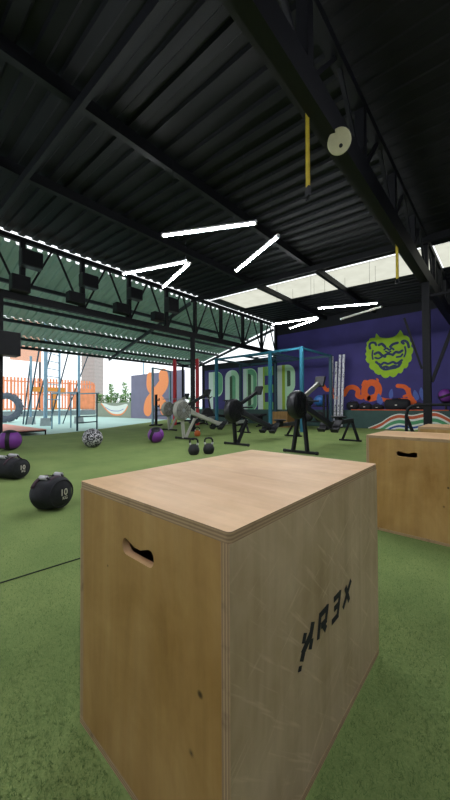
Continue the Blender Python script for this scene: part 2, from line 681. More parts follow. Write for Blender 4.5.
# mural outlines: (x, z) on the wall they are painted on
BEAST = [(-3.294, 3.081), (-3.258, 3.209), (-3.191, 3.138), (-3.136, 3.064), (-2.959, 3.014), (-2.764, 3.01), (-2.647, 3.057), (-2.572, 3.139), (-2.52, 3.212), (-2.459, 3.11), (-2.419, 3.023), (-2.338, 2.999), (-2.268, 2.92), (-2.249, 2.815), (-2.2, 2.74), (-2.217, 2.64), (-2.163, 2.565), (-2.174, 2.442), (-2.215, 2.367), (-2.201, 2.264), (-2.237, 2.165), (-2.298, 2.125), (-2.309, 2.035), (-2.36, 1.959), (-2.432, 1.954), (-2.463, 1.864), (-2.526, 1.799), (-2.599, 1.816), (-2.663, 1.727), (-2.758, 1.686), (-2.854, 1.74), (-2.898, 1.695), (-2.996, 1.677), (-3.084, 1.73), (-3.128, 1.805), (-3.206, 1.798), (-3.308, 1.866), (-3.352, 1.954), (-3.444, 2.01), (-3.501, 2.101), (-3.488, 2.198), (-3.558, 2.254), (-3.616, 2.358), (-3.58, 2.454), (-3.626, 2.545), (-3.578, 2.639), (-3.6, 2.753), (-3.563, 2.847), (-3.574, 2.948), (-3.503, 3.0), (-3.467, 3.069), (-3.374, 3.08)]
BEAST_LINES = [([(-3.459, 2.723), (-3.481, 2.837), (-3.422, 2.915), (-3.307, 2.9), (-3.263, 2.821)], 0.06), ([(-2.282, 2.626), (-2.32, 2.779), (-2.411, 2.849), (-2.483, 2.824), (-2.432, 2.76)], 0.06), ([(-3.172, 2.809), (-3.082, 2.834), (-2.984, 2.725)], 0.067), ([(-2.821, 2.705), (-2.745, 2.778), (-2.608, 2.806)], 0.067), ([(-3.007, 2.633), (-2.93, 2.671), (-2.855, 2.602), (-2.779, 2.652), (-2.726, 2.599)], 0.047), ([(-3.312, 2.523), (-3.186, 2.557), (-3.098, 2.463), (-2.988, 2.392)], 0.067), ([(-2.476, 2.534), (-2.559, 2.486), (-2.664, 2.51), (-2.75, 2.425)], 0.067), ([(-2.987, 2.451), (-2.889, 2.476), (-2.771, 2.439)], 0.06), ([(-3.302, 2.388), (-3.189, 2.352), (-3.087, 2.402)], 0.047), ([(-2.467, 2.418), (-2.519, 2.354), (-2.634, 2.343)], 0.047), ([(-3.269, 2.239), (-3.135, 2.13), (-3.023, 2.192), (-2.893, 2.145), (-2.752, 2.191), (-2.637, 2.133), (-2.49, 2.224)], 0.06), ([(-3.168, 2.157), (-3.092, 2.031), (-2.97, 2.056), (-2.862, 2.012), (-2.722, 2.059), (-2.607, 2.026), (-2.522, 2.146)], 0.067), ([(-3.103, 2.031), (-2.993, 1.963), (-2.808, 1.984), (-2.67, 1.996)], 0.06), ([(-3.368, 2.639), (-3.392, 2.495), (-3.371, 2.346)], 0.04), ([(-2.393, 2.651), (-2.374, 2.476), (-2.417, 2.332)], 0.04), ([(-2.964, 2.568), (-2.888, 2.523), (-2.812, 2.55)], 0.04)]
SCROLL = [([(-5.175, 1.54), (-5.034, 1.345), (-4.829, 1.379), (-4.853, 1.152), (-4.685, 1.045)], 0.137), ([(-4.375, 1.16), (-4.232, 1.377), (-4.035, 1.409), (-3.882, 1.285), (-3.903, 1.109), (-3.771, 1.048)], 0.168), ([(-3.567, 1.024), (-3.667, 1.201), (-3.618, 1.431), (-3.451, 1.548), (-3.264, 1.472), (-3.204, 1.281), (-3.277, 1.076), (-3.476, 0.994)], 0.221), ([(-3.729, 1.474), (-3.653, 1.607), (-3.561, 1.563)], 0.084), ([(-3.326, 1.513), (-3.219, 1.583), (-3.253, 1.661)], 0.063), ([(-3.243, 1.019), (-3.009, 0.94), (-2.714, 0.908), (-2.312, 0.93), (-2.113, 0.717)], 0.126), ([(-2.61, 1.397), (-2.425, 1.362), (-2.324, 1.233), (-2.279, 1.054), (-2.157, 0.875), (-2.099, 0.63)], 0.137), ([(-2.437, 1.049), (-2.309, 1.117), (-2.284, 1.285)], 0.084)]
DROPS = [[(-3.199, 1.168), (-3.269, 0.962), (-3.187, 0.78), (-3.069, 0.896)], [(-2.787, 1.306), (-2.885, 1.168), (-2.855, 0.991), (-2.758, 1.059)], [(-2.127, 1.248), (-2.188, 1.098), (-2.102, 0.911), (-2.013, 1.01)], [(-1.952, 1.325), (-2.012, 1.144), (-1.928, 0.908), (-1.883, 1.09)]]
XMARK = [([(-14.985, 2.528), (-14.94, 2.096), (-15.362, 1.71), (-15.845, 1.314), (-16.396, 0.935), (-16.551, 0.543)], 0.863), ([(-16.317, 2.524), (-16.343, 2.015), (-16.092, 1.736)], 0.623), ([(-15.293, 1.071), (-15.036, 0.867), (-14.944, 0.539)], 0.671)]
WAVE = [(-3.397, 0.003), (-3.341, 0.018), (-3.012, 0.176), (-2.852, 0.295), (-2.696, 0.395), (-2.493, 0.46), (-2.296, 0.447), (-2.105, 0.429), (-1.825, 0.498), (-1.557, 0.534), (-1.384, 0.485), (-1.175, 0.357)]
SWOOSH = [(-22.373, 0.96), (-21.844, 0.633), (-21.205, 0.317), (-20.589, 0.162), (-19.649, 0.178), (-19.087, 0.425), (-18.76, 0.758), (-18.934, 0.901), (-19.649, 0.808), (-20.349, 0.76), (-21.08, 0.812), (-21.793, 0.943)]
# ================================================================== THINGS
# ---- plywood boxes
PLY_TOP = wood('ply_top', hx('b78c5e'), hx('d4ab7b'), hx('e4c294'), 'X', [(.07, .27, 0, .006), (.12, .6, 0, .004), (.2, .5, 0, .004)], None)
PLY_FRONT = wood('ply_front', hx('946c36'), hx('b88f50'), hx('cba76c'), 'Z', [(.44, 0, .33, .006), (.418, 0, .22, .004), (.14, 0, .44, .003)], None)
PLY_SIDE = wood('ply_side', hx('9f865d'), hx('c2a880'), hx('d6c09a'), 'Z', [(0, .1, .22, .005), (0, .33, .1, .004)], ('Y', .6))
PLY_EZ = ply_edge('ply_edge_layers_flat', 'Z')
PLY_EX = ply_edge('ply_edge_layers_upright', 'X')
PLY_IN = mat('ply_inside', hx('6b5433'), .8)

def slot(cx, cz, w=.112, h=.034):
    r = h / 2
    up = [(-w / 2 + .004, .2), (-.4 * w, .5), (-.2 * w, .28), (0, .14), (.2 * w, .28), (.4 * w, .5), (w / 2 - .004, .2)]
    pts = []
    pts += [(cx - w / 2 + r + r * math.cos(t), cz - r * .1 + r * .9 * math.sin(t)) for t in [math.radians(a) for a in (180, 205, 230, 250, 270)]]
    pts += [(cx + w / 2 - r + r * math.cos(t), cz - r * .1 + r * .9 * math.sin(t)) for t in [math.radians(a) for a in (270, 290, 310, 335, 360)]]
    pts += [(cx + w * .49, cz + h * .25), (cx + w * .44, cz + h * .46), (cx + w * .36, cz + h * .5), (cx + w * .26, cz + h * .4), (cx + w * .1, cz + h * .2), (cx - w * .1, cz + h * .2), (cx - w * .26, cz + h * .4), (cx - w * .36, cz + h * .5), (cx - w * .44, cz + h * .46), (cx - w * .49, cz + h * .25)]
    return pts

def plybox(label, x0, y0, w, d, h, hcx, logo=False, group=None):
    T = .018
    r = thing('plyo_box', label, 'box', (x0, y0, 0), 0, group)
    # top sheet
    o = shape2d('top_panel', [rrect(0, w, 0, d, .008, 3)], T, [PLY_TOP, PLY_EZ], r, Matrix.Translation((0, 0, h - T / 2)))
    for p in o.data.polygons:
        p.material_index = 0 if abs(p.normal.z) > .5 else 1
    bv = o.modifiers.new('bevel', 'BEVEL'); bv.width = .002; bv.segments = 2; bv.limit_method = 'ANGLE'
    def panel(name, x0, x1, y0, y1, z0, z1, axis, face, edges):
        b = MB()
        b.box(x0, x1, y0, y1, z0, z1)
        o = b.build(name, [face, edges], r, smooth=0)
        for p in o.data.polygons:
            n = abs(p.normal['xyz'.index(axis)])
            p.material_index = 0 if n > .5 else 1
        bv = o.modifiers.new('bevel', 'BEVEL'); bv.width = .0012; bv.segments = 2; bv.limit_method = 'ANGLE'
        return o
    panel('bottom_panel', 0, w, 0, d, 0, T, 'z', PLY_TOP, PLY_EZ)
    panel('side_panel', 0, T, 0, d, T, h - T, 'x', PLY_SIDE, PLY_EX)
    panel('side_panel', w - T, w, 0, d, T, h - T, 'x', PLY_SIDE, PLY_EX)
    for nm, yy in (('front_panel', T / 2), ('back_panel', d - T / 2)):
        M = Matrix.Translation((0, yy, 0)) @ Matrix.Rotation(PI / 2, 4, 'X')
        o = shape2d(nm, [[(T, T), (w - T, T), (w - T, h - T), (T, h - T)], slot(hcx, h - .104)], T, [PLY_FRONT, PLY_TOP], r, M)
        for p in o.data.polygons:
            p.material_index = 0 if abs(p.normal.y) > .5 else 1
    if logo:
        INK = mat('stencil_ink', hx('202022'), .7, var=.1)
        b = MB()
        # unit glyphs drawn in a slanted frame: s across, t up
        H = .047
        def G(o, s, t, wd=.047):
            return (o + s * wd + t * .011, .287 + t * H)
        k_ = [0]
        gl = [b]
        def done(lb):
            gl[0].build('stencil_letter', INK, r, smooth=0)['label'] = 'black stencilled ' + lb
            gl[0] = MB()
        def st(o, pts, th, wd=.047):
            P = [G(o, s, t, wd) for s, t in pts]
            th *= 1.15
            for i in range(len(P) - 1):
                (ax, ay), (bx, by) = P[i], P[i + 1]
                l = math.hypot(bx - ax, by - ay)
                dx, dy = (bx - ax) / l, (by - ay) / l
                e = th * .48
                ax -= dx * e * (i > 0); ay -= dy * e * (i > 0)
                k_[0] += 1
                gl[0].f([gl[0].v((w + .0004 + .00005 * k_[0], a, c)) for a, c in ((ax - dy * th / 2, ay + dx * th / 2), (ax + dy * th / 2, ay - dx * th / 2), (bx + dy * th / 2, by - dx * th / 2), (bx - dy * th / 2, by + dx * th / 2))])
        o0 = .222
        st(o0, [(-.02, -.05), (.12, .3), (.72, .66), (.82, 1.08)], .0165)
        st(o0, [(.0, .62), (.1, .98)], .014)
        st(o0, [(.74, .02), (.86, .4)], .015)
        st(o0, [(-.14, -.36), (-.1, -.16)], .013)
        done('broken X-like mark')
        o1 = .296
        st(o1, [(0, 0), (.02, 1.0), (.8, 1.0), (.74, .46), (.2, .46)], .0125)
        st(o1, [(.42, .44), (.86, .02)], .013)
        done('letter R')
        o2 = .370
        st(o2, [(0, 1), (.82, 1), (.7, 0), (-.04, 0)], .0125)
        st(o2, [(.14, .52), (.7, .52)], .0125)
        done('figure 3')
        o3 = .440
        st(o3, [(-.06, 0), (.9, 1.04)], .013)
        st(o3, [(.06, 1.0), (.84, 0)], .013)
        done('letter X')
    return r
plybox('large plywood plyo box in the foreground with black stencilled lettering on its side', -.82, .365, .505, .735, .61, .258, True)
plybox('plywood box standing behind the big foreground box, handle slot facing us', -.685, 2.17, .62, .46, .602, .235)
plybox('farthest plywood box, only its top edge showing beside the black post', -.56, 3.12, .6, .5, .61, .3)

# ---- training bars for lettering digits
def text_mesh(name, s, size, m, parent, M):
    cu = bpy.data.curves.new(name, 'FONT')
    cu.body = s
    cu.size = size
    cu.align_x = 'CENTER'
    cu.align_y = 'CENTER'
    cu.offset = size * .02
    tmp = bpy.data.objects.new('tmp', cu)
    COL.objects.link(tmp)
    me = bpy.data.meshes.new_from_object(tmp.evaluated_get(bpy.context.evaluated_depsgraph_get()))
    bpy.data.objects.remove(tmp)
    bpy.data.curves.remove(cu)
    me.name = name
    me.transform(M)
    me.materials.clear()
    me.materials.append(m)
    o = bpy.data.objects.new(name, me)
    COL.objects.link(o)
    o.parent = parent
    return o

# ---- strength sandbags: axis along local X, printed end at +X
def sandbag(label, loc, L, R, rz, group):
    r = thing('sandbag', label, 'sandbag', loc, rz, group)
    b = MB()
    M = Matrix.Translation((0, 0, R)) @ Matrix.Rotation(PI / 2, 4, 'Y')
    prof = [(0, -L / 2), (R * .5, -L / 2 + .004), (R * .82, -L / 2 + .022), (R * .98, -L / 2 + .07), (R * 1.03, 0), (R * .96, L / 2 - .06), (R * .86, L / 2 - .025), (R * .74, L / 2 - .006), (R * .4, L / 2 + .006), (0, L / 2 + .008)]
    b.lathe(prof, 40, M)
    for v in b.bm.verts:
        n = mnoise.noise(Vector((v.co.x * 9, v.co.y * 9, v.co.z * 9 + loc[0])))
        d = Vector((0, v.co.y, v.co.z - R))
        v.co += d * .22 * n
        if v.co.z < .02:
            v.co.z = .002 + max(0, v.co.z + .02) * .3
        v.co.z *= .98
    b.build('bag_body', BLKF, r, smooth=80)
    b = MB()
    pts = [(L / 2 - .012, R * .82 * math.cos(t), R + R * .82 * math.sin(t)) for t in [2 * PI * k / 32 for k in range(32)]]
    b.tube(pts, .006, 6, closed=True)
    b.build('end_seam', BLKF, r)
    # four webbing straps over the top and the two grips
    for x in (-.25 * L, .22 * L):
        b = MB()
        n = 14
        vs = []
        for k in range(n + 1):
            t = math.radians(25 + 130 * k / n)
            rr = R * 1.035
            vs.append([b.v((x + dx, rr * math.cos(t), R * .985 + rr * math.sin(t))) for dx in (-.016, .016)])
        for k in range(n):
            b.f([vs[k][0], vs[k][1], vs[k + 1][1], vs[k + 1][0]])
        o = b.build('strap', MAROON, r)
        s = o.modifiers.new('t', 'SOLIDIFY'); s.thickness = .005
    for y in (-.055, .06):
        b = MB()
        zt = R * 1.86
        pts = [(-.25 * L, y, zt - .02), (-.22 * L, y * 1.05, zt + .008), (-.12 * L, y * 1.15, zt + .018), (.12 * L, y * 1.15, zt + .018), (.2 * L, y * 1.05, zt + .01), (.23 * L, y, zt - .02)]
        b.tube(pts, .008, 8)
        h = b.build('handle', BLKF, r)
        b = MB()
        b.cyl((-.15 * L, y * 1.15, zt + .018), (.13 * L, y * 1.15, zt + .018), .017, seg=14)
        b.build('grip', GRIP, h)['label'] = 'white handle grip'
    M = Matrix.Translation((L / 2 + .0105, .0, R * 1.08)) @ Matrix.Rotation(PI / 2, 4, 'Z') @ Matrix.Rotation(PI / 2, 4, 'X')
    text_mesh('weight_mark', '10', R * .55, WHITEINK, r, M)['label'] = 'white number 10 on the end'
    M = Matrix.Translation((L / 2 + .0105, .01, R * .74)) @ Matrix.Rotation(PI / 2, 4, 'Z') @ Matrix.Rotation(PI / 2, 4, 'X')
    text_mesh('unit_mark', 'KG', R * .27, WHITEINK, r, M)
    return r
G = 'black sandbags on the turf'
sandbag('black 10 kg sandbag lying on the turf nearest the camera', (-2.68, .965, 0), .25, .125, math.radians(20), G)
sandbag('black 10 kg sandbag lying just in front of the purple medicine ball at left', (-4.18, 1.05, 0), .46, .12, math.radians(20), G)

# ---- medicine balls
def purple_mat(name, ax):
    t = NT(name)
    tc = t.n('ShaderNodeTexCoord')
    sp = t.n('ShaderNodeSeparateXYZ')
    t.l(tc.outputs['Object'], sp.inputs[0])
    def band(sock, lo, hi):
        a = t.n('ShaderNodeMath', operation='ABSOLUTE')
        t.l(sock, a.inputs[0])
        g = t.n('ShaderNodeMath', operation='GREATER_THAN'); g.inputs[1].default_value = lo
        t.l(a.outputs[0], g.inputs[0])
        s = t.n('ShaderNodeMath', operation='LESS_THAN'); s.inputs[1].default_value = hi
        t.l(a.outputs[0], s.inputs[0])
        m_ = t.n('ShaderNodeMath', operation='MULTIPLY')
        t.l(g.outputs[0], m_.inputs[0]); t.l(s.outputs[0], m_.inputs[1])
        return m_.outputs[0]
    p = t.n('ShaderNodeMath', operation='MULTIPLY')
    t.l(band(sp.outputs['X'], .035, 1), p.inputs[0])
    t.l(band(sp.outputs['Z'], -.1, .14), p.inputs[1])
    t.color(t.mix(p.outputs[0], hx('1b1a20'), hx('7a3494')))
    t.b.inputs['Roughness'].default_value = .5
    return t.m
PBM = purple_mat('purple_black_panels', 'x')
def medball(label, loc, r, m, rot, group=None):
    b = MB()
    b.ball((0, 0, 0), r, (1, 1, .97), 36, 22)
    o = b.build('medicine_ball', [m], None, smooth=80, loc=(loc[0], loc[1], loc[2] + r * .97), rot=rot)
    b = MB()
    for a in (0, PI / 2):
        pts = [(r * 1.0 * math.cos(t) * math.cos(a), r * 1.0 * math.cos(t) * math.sin(a), r * .97 * math.sin(t)) for t in [2 * PI * k / 40 for k in range(40)]]
        b.tube(pts, .003, 6, closed=True)
    b.build('seam', RUB, o)
    b = MB()
    b.lathe([(0, -.004), (.016, -.004), (.016, .004), (0, .004)], 14, Matrix.Translation((0, -r * .995, 0)) @ Matrix.Rotation(PI / 2, 4, 'X'))
    b.build('valve', BLKP, o)
    return tag(o, label, 'medicine ball', group)
G = 'medicine balls on the turf'
medball('purple and black medicine ball at the left edge, by the black column', (-6.72, 1.72, 0), .19, PBM, (0, 0, math.radians(62)), G)
medball('black ball with white speckles on the turf', (-5.95, 2.88, 0), .185, SPECK, (0, .3, .6), G)
medball('purple and black medicine ball in front of the orange mark panel', (-5.63, 4.12, 0), .172, PBM, (.5, .35, math.radians(20)), G)
medball('purple medicine ball on the ledge beside the right-hand post', (-1.30, 11.26, .845), .2, PBM, (.2, 1.2, math.radians(10)), None)
# stand under that ball
r = thing('ball_cradle', 'dark ball cradle on the ledge under the purple ball', 'stand', (-1.30, 11.26, .6))
b = MB(); b.lathe([(.0, .0), (.12, 0), (.12, .02), (.03, .04), (.03, .2), (.1, .245), (.13, .27)], 20)
b.build('pedestal', BLKP, r)

# ---- kettlebells
def kettlebell(label, loc, rz, s, m, group):
    r = thing('kettlebell', label, 'kettlebell', loc, rz, group)
    b = MB()
    b.lathe([(0, 0), (.06 * s, 0), (.082 * s, .02 * s), (.098 * s, .065 * s), (.096 * s, .1 * s), (.075 * s, .15 * s), (.045 * s, .175 * s), (0, .182 * s)], 28)
    b.build('bell', m, r)
    b = MB()
    pts = [(-.055 * s, 0, .15 * s), (-.068 * s, 0, .2 * s), (-.066 * s, 0, .24 * s), (-.045 * s, 0, .268 * s), (0, 0, .275 * s), (.045 * s, 0, .268 * s), (.066 * s, 0, .24 * s), (.068 * s, 0, .2 * s), (.055 * s, 0, .15 * s)]
    b.tube(pts, [.016 * s, .015 * s, .015 * s, .016 * s, .016 * s, .016 * s, .015 * s, .015 * s, .016 * s], 12)
    b.build('handle', STEEL, r)
    for x in (-.065, .065):
        b = MB()
        b.tube([(x * s * .95, 0, .165 * s), (x * s * 1.03, 0, .2 * s)], .0185 * s, 12)
        b.build('colour_band', GRIP, r)['label'] = 'pale band at the foot of the handle'
    return r
G = 'kettlebells on the turf'
kettlebell('left one of the two black kettlebells behind the foreground box', (-3.79, 3.52, 0), math.radians(40), .95, RUB, G)
kettlebell('right one of the two black kettlebells behind the foreground box', (-3.67, 3.74, 0), math.radians(46), .95, RUB, G)
kettlebell('orange kettlebell on the turf under the grey rowing machine', (-5.95, 5.65, 0), .7, .85, KBRED, G)

# ---- rowing machines: local +Y towards the seat end, origin at the front foot
def rower(label, loc, rz, zw, zf, zr, light, armlight, spread, group):
    body = GREYP if light else BLKP
    rail_m = CHROME if light else STEELG
    r = thing('rowing_machine', label, 'rowing machine', loc, rz, group)
    R = .235
    b = MB()
    b.lathe([(0, -.075), (R * .75, -.075), (R * .93, -.06), (R, -.03), (R, .03), (R * .93, .06), (R * .75, .075), (0, .075)], 36, Matrix.Translation((0, -.08, zw)) @ Matrix.Rotation(PI / 2, 4, 'Y'))
    hs = b.build('flywheel_housing', body, r)
    b = MB()
    for s in (-1, 1):
        for rad in (.2, .155, .11, .065):
            pts = [(s * .079, -.08 + rad * math.cos(t), zw + rad * math.sin(t)) for t in [2 * PI * k / 24 for k in range(24)]]
            b.tube(pts, .006, 5, closed=True)
        for k in range(8):
            t = 2 * PI * k / 8
            b.cyl((s * .079, -.08 + .06 * math.cos(t), zw + .06 * math.sin(t)), (s * .079, -.08 + .2 * math.cos(t), zw + .2 * math.sin(t)), .005, seg=5)
    b.build('vent_guard', STEEL, hs)
    b = MB()
    b.lathe([(0, -.088), (.045, -.088), (.05, .0), (.045, .088), (0, .088)], 18, Matrix.Translation((0, -.08, zw)) @ Matrix.Rotation(PI / 2, 4, 'Y'))
    b.build('hub_cap', CHROME if light else BLKP, hs)
    # sloping main beam down to the footrests
    b = MB()
    b.bar((0, -.02, zw + .02), (0, 1.22, zf + .05), .07, .1)
    b.bar((0, .02, zw + .1), (0, .42, zw - .12), .05, .08)
    b.build('main_beam', body if light else STEELG, r, bevel=.01)
    for s in (-1, 1):
        b = MB()
        if spread > .05:
            b.bar((s * .03, .05, zw - .02), (s * spread, 0, .03), .05, .075)
        elif s < 0:
            b.bar((-.03, -.05, zw - .1), (-.02, 0, .03), .05, .075)
        else:
            b.bar((.03, .3, zw - .2), (.02, .02, .03), .05, .06)
        b.build('front_leg', body if light else STEEL, r, bevel=.008)
    b = MB()
    b.bar((-.3, 0, .03), (.3, 0, .03), .05, .04)
    ft = b.build('front_foot', STEEL, r, bevel=.008)
    for s in (-1, 1):
        b = MB()
        b.cyl((s * .275, 0, .028), (s * .31, 0, .028), .028, seg=16)
        b.build('caster', RUB, ft)
    # monitor arm
    b = MB()
    b.bar((.0, .02, zw + .08), (.0, .7, zw + .38), .045, .075)
    b.build('monitor_arm', GREYP if armlight else BLKP, r, bevel=.01)
    M = Matrix.Translation((0, .76, zw + .42)) @ Matrix.Rotation(math.radians(-25), 4, 'X')
    b = MB(); b.box(-.095, .095, -.025, .025, -.1, .1, M)
    mo = b.build('monitor', BLKP, r, bevel=.012)
    b = MB(); b.box(-.07, .07, .0255, .028, -.03, .08, M)
    b.build('screen', mat('dull_screen', hx('4a5250'), .3) if 'dull_screen' not in bpy.data.materials else bpy.data.materials['dull_screen'], mo)
    # chain handle parked at the housing
    b = MB(); b.cyl((-.22, .24, zw + .06), (.22, .24, zw + .06), .016, seg=12); b.bar((0, .12, zw + .03), (0, .24, zw + .06), .03, .03)
    b.build('pull_handle', RUB, r)
    # footrests
    for s in (-1, 1):
        b = MB()
        M = Matrix.Translation((s * .13, 1.2, zf + .03)) @ Matrix.Rotation(math.radians(42), 4, 'X')
        b.box(-.07, .07, -.16, .15, -.015, .015, M)
        b.box(-.07, .07, -.16, -.13, .015, .07, M)
        fp = b.build('footrest', BLKP, r, bevel=.006)
        b = MB(); b.box(-.074, .074, -.02, .03, .016, .03, M)
        b.build('foot_strap', BLKF, fp)
    b = MB(); b.bar((-.16, 1.2, zf), (.16, 1.2, zf), .05, .06)
    b.build('footrest_bracket', STEEL, r)
    # rail, seat, rear leg
    b = MB()
    b.bar((0, 1.1, zf + .06), (0, 2.42, zr), .05, .09)
    b.build('rail', rail_m, r, bevel=.006)
    ys = 1.62
    zs = zf + .06 + (ys - 1.1) / 1.32 * (zr - zf - .06)
    b = MB()
    b.lathe([(0, .09), (.10, .09), (.155, .105), (.16, .125), (.13, .135), (0, .122)], 28, Matrix.Translation((0, ys, zs)) @ Matrix.Diagonal((1, .7, 1, 1)))
    st = b.build('seat', BLKP, r)
    b = MB(); b.box(-.05, .05, ys - .09, ys + .09, zs - .03, zs + .095)
    b.build('seat_carriage', STEEL, st, bevel=.008)
    for s in (-1, 1):
        b = MB(); b.bar((s * .025, 2.3, zr - .03), (s * .17, 2.25, .03), .045, .05)
        b.build('rear_leg', STEEL, r, bevel=.006)
    b = MB(); b.bar((-.24, 2.25, .022), (.24, 2.25, .022), .05, .035)
    b.build('rear_foot', STEEL, r, bevel=.006)
    return r
G = 'rowing machines in a row'
rower('black rowing machine with pale monitor arm, nearest and tallest of the row', (-2.53, 4.72, 0), 0, .80, .36, .45, False, True, .13, G)
rower('all-black rowing machine with dark monitor arm, between the pale-armed and grey ones', (-4.0, 4.86, 0), 0, .69, .25, .33, False, False, .02, G)
rower('light grey rowing machine beside the thin black column', (-5.62, 4.92, 0), 0, .68, .25, .33, True, False, .02, G)
rower('grey rowing machine farthest left, behind the red rack posts', (-7.95, 6.35, 0), math.radians(4), .68, .25, .33, True, True, .02, G)
# ---- teal rig with monkey bars
r = thing('pull_up_rig', 'teal steel pull-up rig in front of the lettered wall', 'rig', (-4.45, 8.44, 0))
FRONT = [0, -1.1, -3.42]
REAR = [0, -2.2, -3.95]
for y, xs, mt in ((0, FRONT, TEAL), (2.06, REAR, DTEAL)):
    for x in xs:
        b = MB()
        b.box(x - .045, x + .045, y - .045, y + .045, .008, 2.5)
        for k in range(12):
            z = .3 + k * .17
            b.box(x - .012, x + .012, y - .0465, y - .0445, z - .012, z + .012)
        p = b.build('upright', mt, r, bevel=.006)
        b = MB(); b.box(x - .09, x + .09, y - .09, y + .09, 0, .012)
        b.build('base_plate', mt, p)
    for i in range(2):
        b = MB(); b.bar((xs[i] - .04, y, 2.46), (xs[i + 1] + .04, y, 2.46), .05, .07)
        b.build('top_beam', mt, r)
for x0, x1 in ((0, 0), (-1.1, -1.1), (-2.2, -2.2), (-3.42, -3.42)):
    b = MB(); b.bar((x0, .03, 2.46), (x1, 2.03, 2.46), .05, .06)
    b.build('cross_beam', TEAL if x0 == 0 else DTEAL, r)
for k in range(1, 6):
    b = MB(); b.cyl((-2.2, .34 * k, 2.48), (-1.1, .34 * k, 2.48), .017, seg=8)
    b.build('monkey_bar', DTEAL, r)

# ---- red power rack
r = thing('power_rack', 'power rack with two red front uprights at the left of the teal rig', 'rack', (-9.6, 8.5, 0), math.atan2(.5, .8))
for x in (-.47, .47):
    b = MB(); b.box(x - .06, x + .06, -.06, .06, .0, 2.65)
    for k in range(14):
        z = .3 + k * .16
        b.box(x - .012, x + .012, -.062, -.059, z - .014, z + .014)
    b.build('red_upright', REDS, r, bevel=.005)
    b = MB(); b.box(x - .04, x + .04, 1.06, 1.14, .0, 2.6)
    b.build('rear_upright', STEEL, r, bevel=.005)
    b = MB(); b.bar((x, .03, .05), (x, 1.08, .05), .07, .07); b.bar((x, .03, 2.55), (x, 1.08, 2.55), .06, .06)
    b.build('side_beam', STEEL, r)
b = MB(); b.bar((-.47, 0, 2.6), (.47, 0, 2.6), .05, .06); b.bar((-.47, 1.1, 2.55), (.47, 1.1, 2.55), .05, .06); b.bar((-.47, 1.1, .12), (.47, 1.1, .12), .05, .08)
b.build('cross_beam', STEEL, r)
b = MB(); b.cyl((-.95, -.09, 1.05), (.95, -.09, 1.05), .014, seg=10)
bb = b.build('barbell', CHROME, r)
# ---- slim blue-grey frame left of it
r = thing('shelving_frame', 'slim blue-grey steel frame in front of the orange mark panel', 'frame', (-10.8, 7.75, 0))
for (x, y, nm) in ((0, 0, 'post'), (-.5, 1.3, 'post')):
    b = MB(); b.box(x - .035, x + .035, y - .035, y + .035, 0, 2.35)
    b.build(nm, BLUEG, r)
b = MB(); b.bar((0, 0, 2.33), (-.5, 1.3, 2.33), .05)
b.build('top_bar', BLUEG, r)
for z in (.35, .6):
    b = MB(); b.bar((0, 0, z), (-.5, 1.3, z), .05)
    b.build('shelf_bar', BLUEG, r)
# ---- black squat stand
r = thing('squat_stand', 'short black squat stand with hooks beside the purple ball', 'stand', (-10.3, 7.55, 0))
b = MB(); b.box(-.04, .04, -.04, .04, .03, 1.22); b.build('post', STEEL, r)
b = MB(); b.bar((-.3, 0, .025), (.3, 0, .025), .06, .05); b.bar((0, -.3, .025), (0, .3, .025), .06, .05); b.build('base', STEEL, r)
for z in (.75, 1.0):
    b = MB(); b.bar((.04, 0, z), (.2, 0, z), .05); b.bar((.2, 0, z - .02), (.2, 0, z + .08), .03); b.build('hook', STEEL, r)

# ---- black exercise bike
r = thing('exercise_bike', 'black exercise bike between the red rack and the teal rig', 'exercise bike', (-9.0, 9.75, 0), math.radians(235))
b = MB(); b.lathe([(0, -.06), (.24, -.06), (.27, 0), (.24, .06), (0, .06)], 26, Matrix.Translation((.45, 0, .42)) @ Matrix.Rotation(PI / 2, 4, 'X')); b.build('fan_cage', BLKP, r)
b = MB(); b.bar((-.5, 0, .3), (.5, 0, .42), .07, .1); b.bar((-.25, 0, .35), (-.35, 0, .95), .06, .06); b.bar((.3, 0, .4), (.4, 0, 1.0), .06, .06)
b.bar((-.5, 0, .3), (-.55, 0, .05), .06); b.build('frame', STEEL, r)
for x in (-.55, .5):
    b = MB(); b.bar((x, -.28, .03), (x, .28, .03), .06, .06); 
    if x > 0: b.bar((x, 0, .03), (.45, 0, .4), .05)
    b.build('foot', STEEL, r)
b = MB(); b.lathe([(0, 0), (.12, .0), (.14, .03), (.1, .06), (0, .05)], 20, Matrix.Translation((-.35, 0, .95)) @ Matrix.Diagonal((1, .8, 1, 1))); b.build('seat', BLKP, r)
b = MB(); b.tube([(.3, -.25, 1.15), (.4, -.22, 1.08), (.4, 0, 1.0), (.4, .22, 1.08), (.3, .25, 1.15)], .018, 8); b.build('handlebar', STEEL, r)
b = MB(); b.box(.42, .46, -.1, .1, 1.05, 1.4); b.build('console', BLKP, r)

